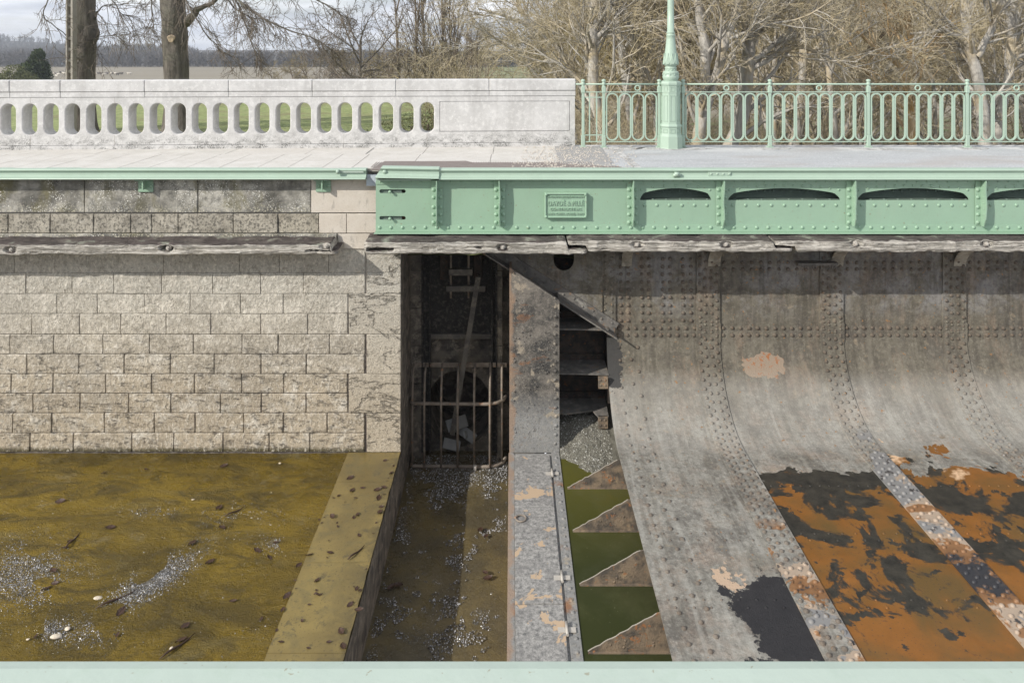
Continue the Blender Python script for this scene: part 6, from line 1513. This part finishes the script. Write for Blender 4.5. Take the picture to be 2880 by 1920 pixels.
# dark bank behind the left ovals
b = MB(); x0_, x1_2 = X(180, 22), X(480, 25)
b.grid(30, 14, lambda u, v: (x0_+(x1_2-x0_)*u, 20.5+3.5*v, -1.5+.55*math.sin(v*PI)*math.sin(u*PI)**.5+.08*vnoise(u*9, v*5, 1, 2)), True)
stuff(b.build('leaf_litter', mat_simple('ivy and leaf litter', (.05, .035, .018), (.17, .15, .05), 9, .9, 14, .08, 1.0)), 'dark mound of leaf litter around the feet of the big trunks', 'leaf litter')
# ---- sheep
b = MB()
S = [(.0, 0, 0), ]
def ell(b, c, r_, k=8):
    V = []; 
    for i in range(5):
        ph = -PI/2+PI*i/4
        for j in range(k): a = 2*PI*j/k; V.append((c[0]+r_[0]*math.cos(ph)*math.cos(a), c[1]+r_[1]*math.cos(ph)*math.sin(a), c[2]+r_[2]*math.sin(ph)))
    b.add(V, [(i*k+j, i*k+(j+1) % k, (i+1)*k+(j+1) % k, (i+1)*k+j) for i in range(4) for j in range(k)], True)
def sheep_mesh(mat, nm):
    b = MB(); P = [(-.62, 0, .78), (-.55, 0, .74), (-.3, 0, .68), (0, 0, .70), (.3, 0, .72), (.5, 0, .80), (.62, 0, .95), (.80, 0, 1.0), (.95, 0, .90), (1.02, 0, .86)]
    b.tube(P, [.05, .22, .31, .33, .31, .24, .15, .13, .09, .04], 8)
    for x in (-.42, .38):
        for y in (-.14, .14): b.tube([(x, y, .55), (x+(.05 if x < 0 else 0), y, .30), (x, y, 0)], [.09, .05, .04], 5)
    for y in (-.1, .1): b.tube([(.76, y, 1.06), (.72, y*2.2, 1.02)], [.04, .015], 4)
    return b.build(nm, mat, loc=(0, 0, 0))
swm = mat_simple('white fleece', (.55, .50, .42), (.72, .68, .60), 9); sbm = mat_simple('dark fleece', (.06, .05, .04), (.12, .10, .08), 9)
sh_w, sh_b = sheep_mesh(swm, 'sheep'), sheep_mesh(sbm, 'sheep'); cw = cb = 0
SP = [(152, 210, 0), (158, 211, 1), (165, 213, 0), (170, 207, 1), (178, 209, 0), (183, 211, 0), (173, 207, 1), (271, 210, 0), (278, 210, 1), (286, 211, 1), (292, 214, 0), (298, 210, 1), (305, 211, 1), (310, 212, 0), (318, 211, 1), (324, 211, 0), (330, 213, 1), (337, 211, 1), (343, 211, 1), (362, 211, 0), (366, 211, 0), (160, 218, 0), (150, 219, 0)]
for i, (px, py, dk) in enumerate(SP):
    y = (EYE+9.7)*F/(py-HY); x = X(px, y); src = sh_b if dk else sh_w
    if (dk and cb == 0) or (not dk and cw == 0): o = src
    else: o = src.copy(); C.objects.link(o)
    if dk: cb += 1
    else: cw += 1
    z = terr(x, y); o.location = (x, y, z); o.rotation_euler = (0, 0, g.choice([0, PI])+g.uniform(-.5, .5)); o.scale = (.95,)*3
    tag(o, 'dark sheep grazing in the far brown field' if dk else 'white sheep grazing in the far brown field', 'sheep', 'dark sheep in the far flock' if dk else 'white sheep in the far flock')
# ---- far white house
y = 430; x = X(172, y); z = terr(x, y); hs = thing('white_house', 'tiny white gabled house at the foot of the hill', 'house', (x, y, z+5.2-5.2))
zz = Z(186, y); b = MB(); b.box(x-1.9, x+1.9, y-2, y+2, z, zz+1.0); b.build('wall', swm, hs)
b = MB(); b.prism([(x-2.1, zz+1.0), (x+2.1, zz+1.0), (x, zz+2.2)], 'y', y-2.2, y+2.2); b.build('roof', MA['blueplate'], hs)

# ---- thin spring haze over the valley
b = MB(); b.box(-1520, 1520, -30, 1600, -22, 26)
hz = b.build('haze', None); hm = bpy.data.materials.new('haze'); hm.use_nodes = True; hn = hm.node_tree; hn.nodes.clear()
ho = hn.nodes.new('ShaderNodeOutputMaterial'); hv = hn.nodes.new('ShaderNodeVolumePrincipled'); hv.inputs['Color'].default_value = (.80, .86, .95, 1); hv.inputs['Density'].default_value = .00045; hv.inputs['Anisotropy'].default_value = .2
hn.links.new(hv.outputs[0], ho.inputs['Volume']); hz.data.materials.append(hm); hz['kind'] = 'stuff'; hz['label'] = 'thin pale haze over the far fields and hills'; hz['category'] = 'haze'
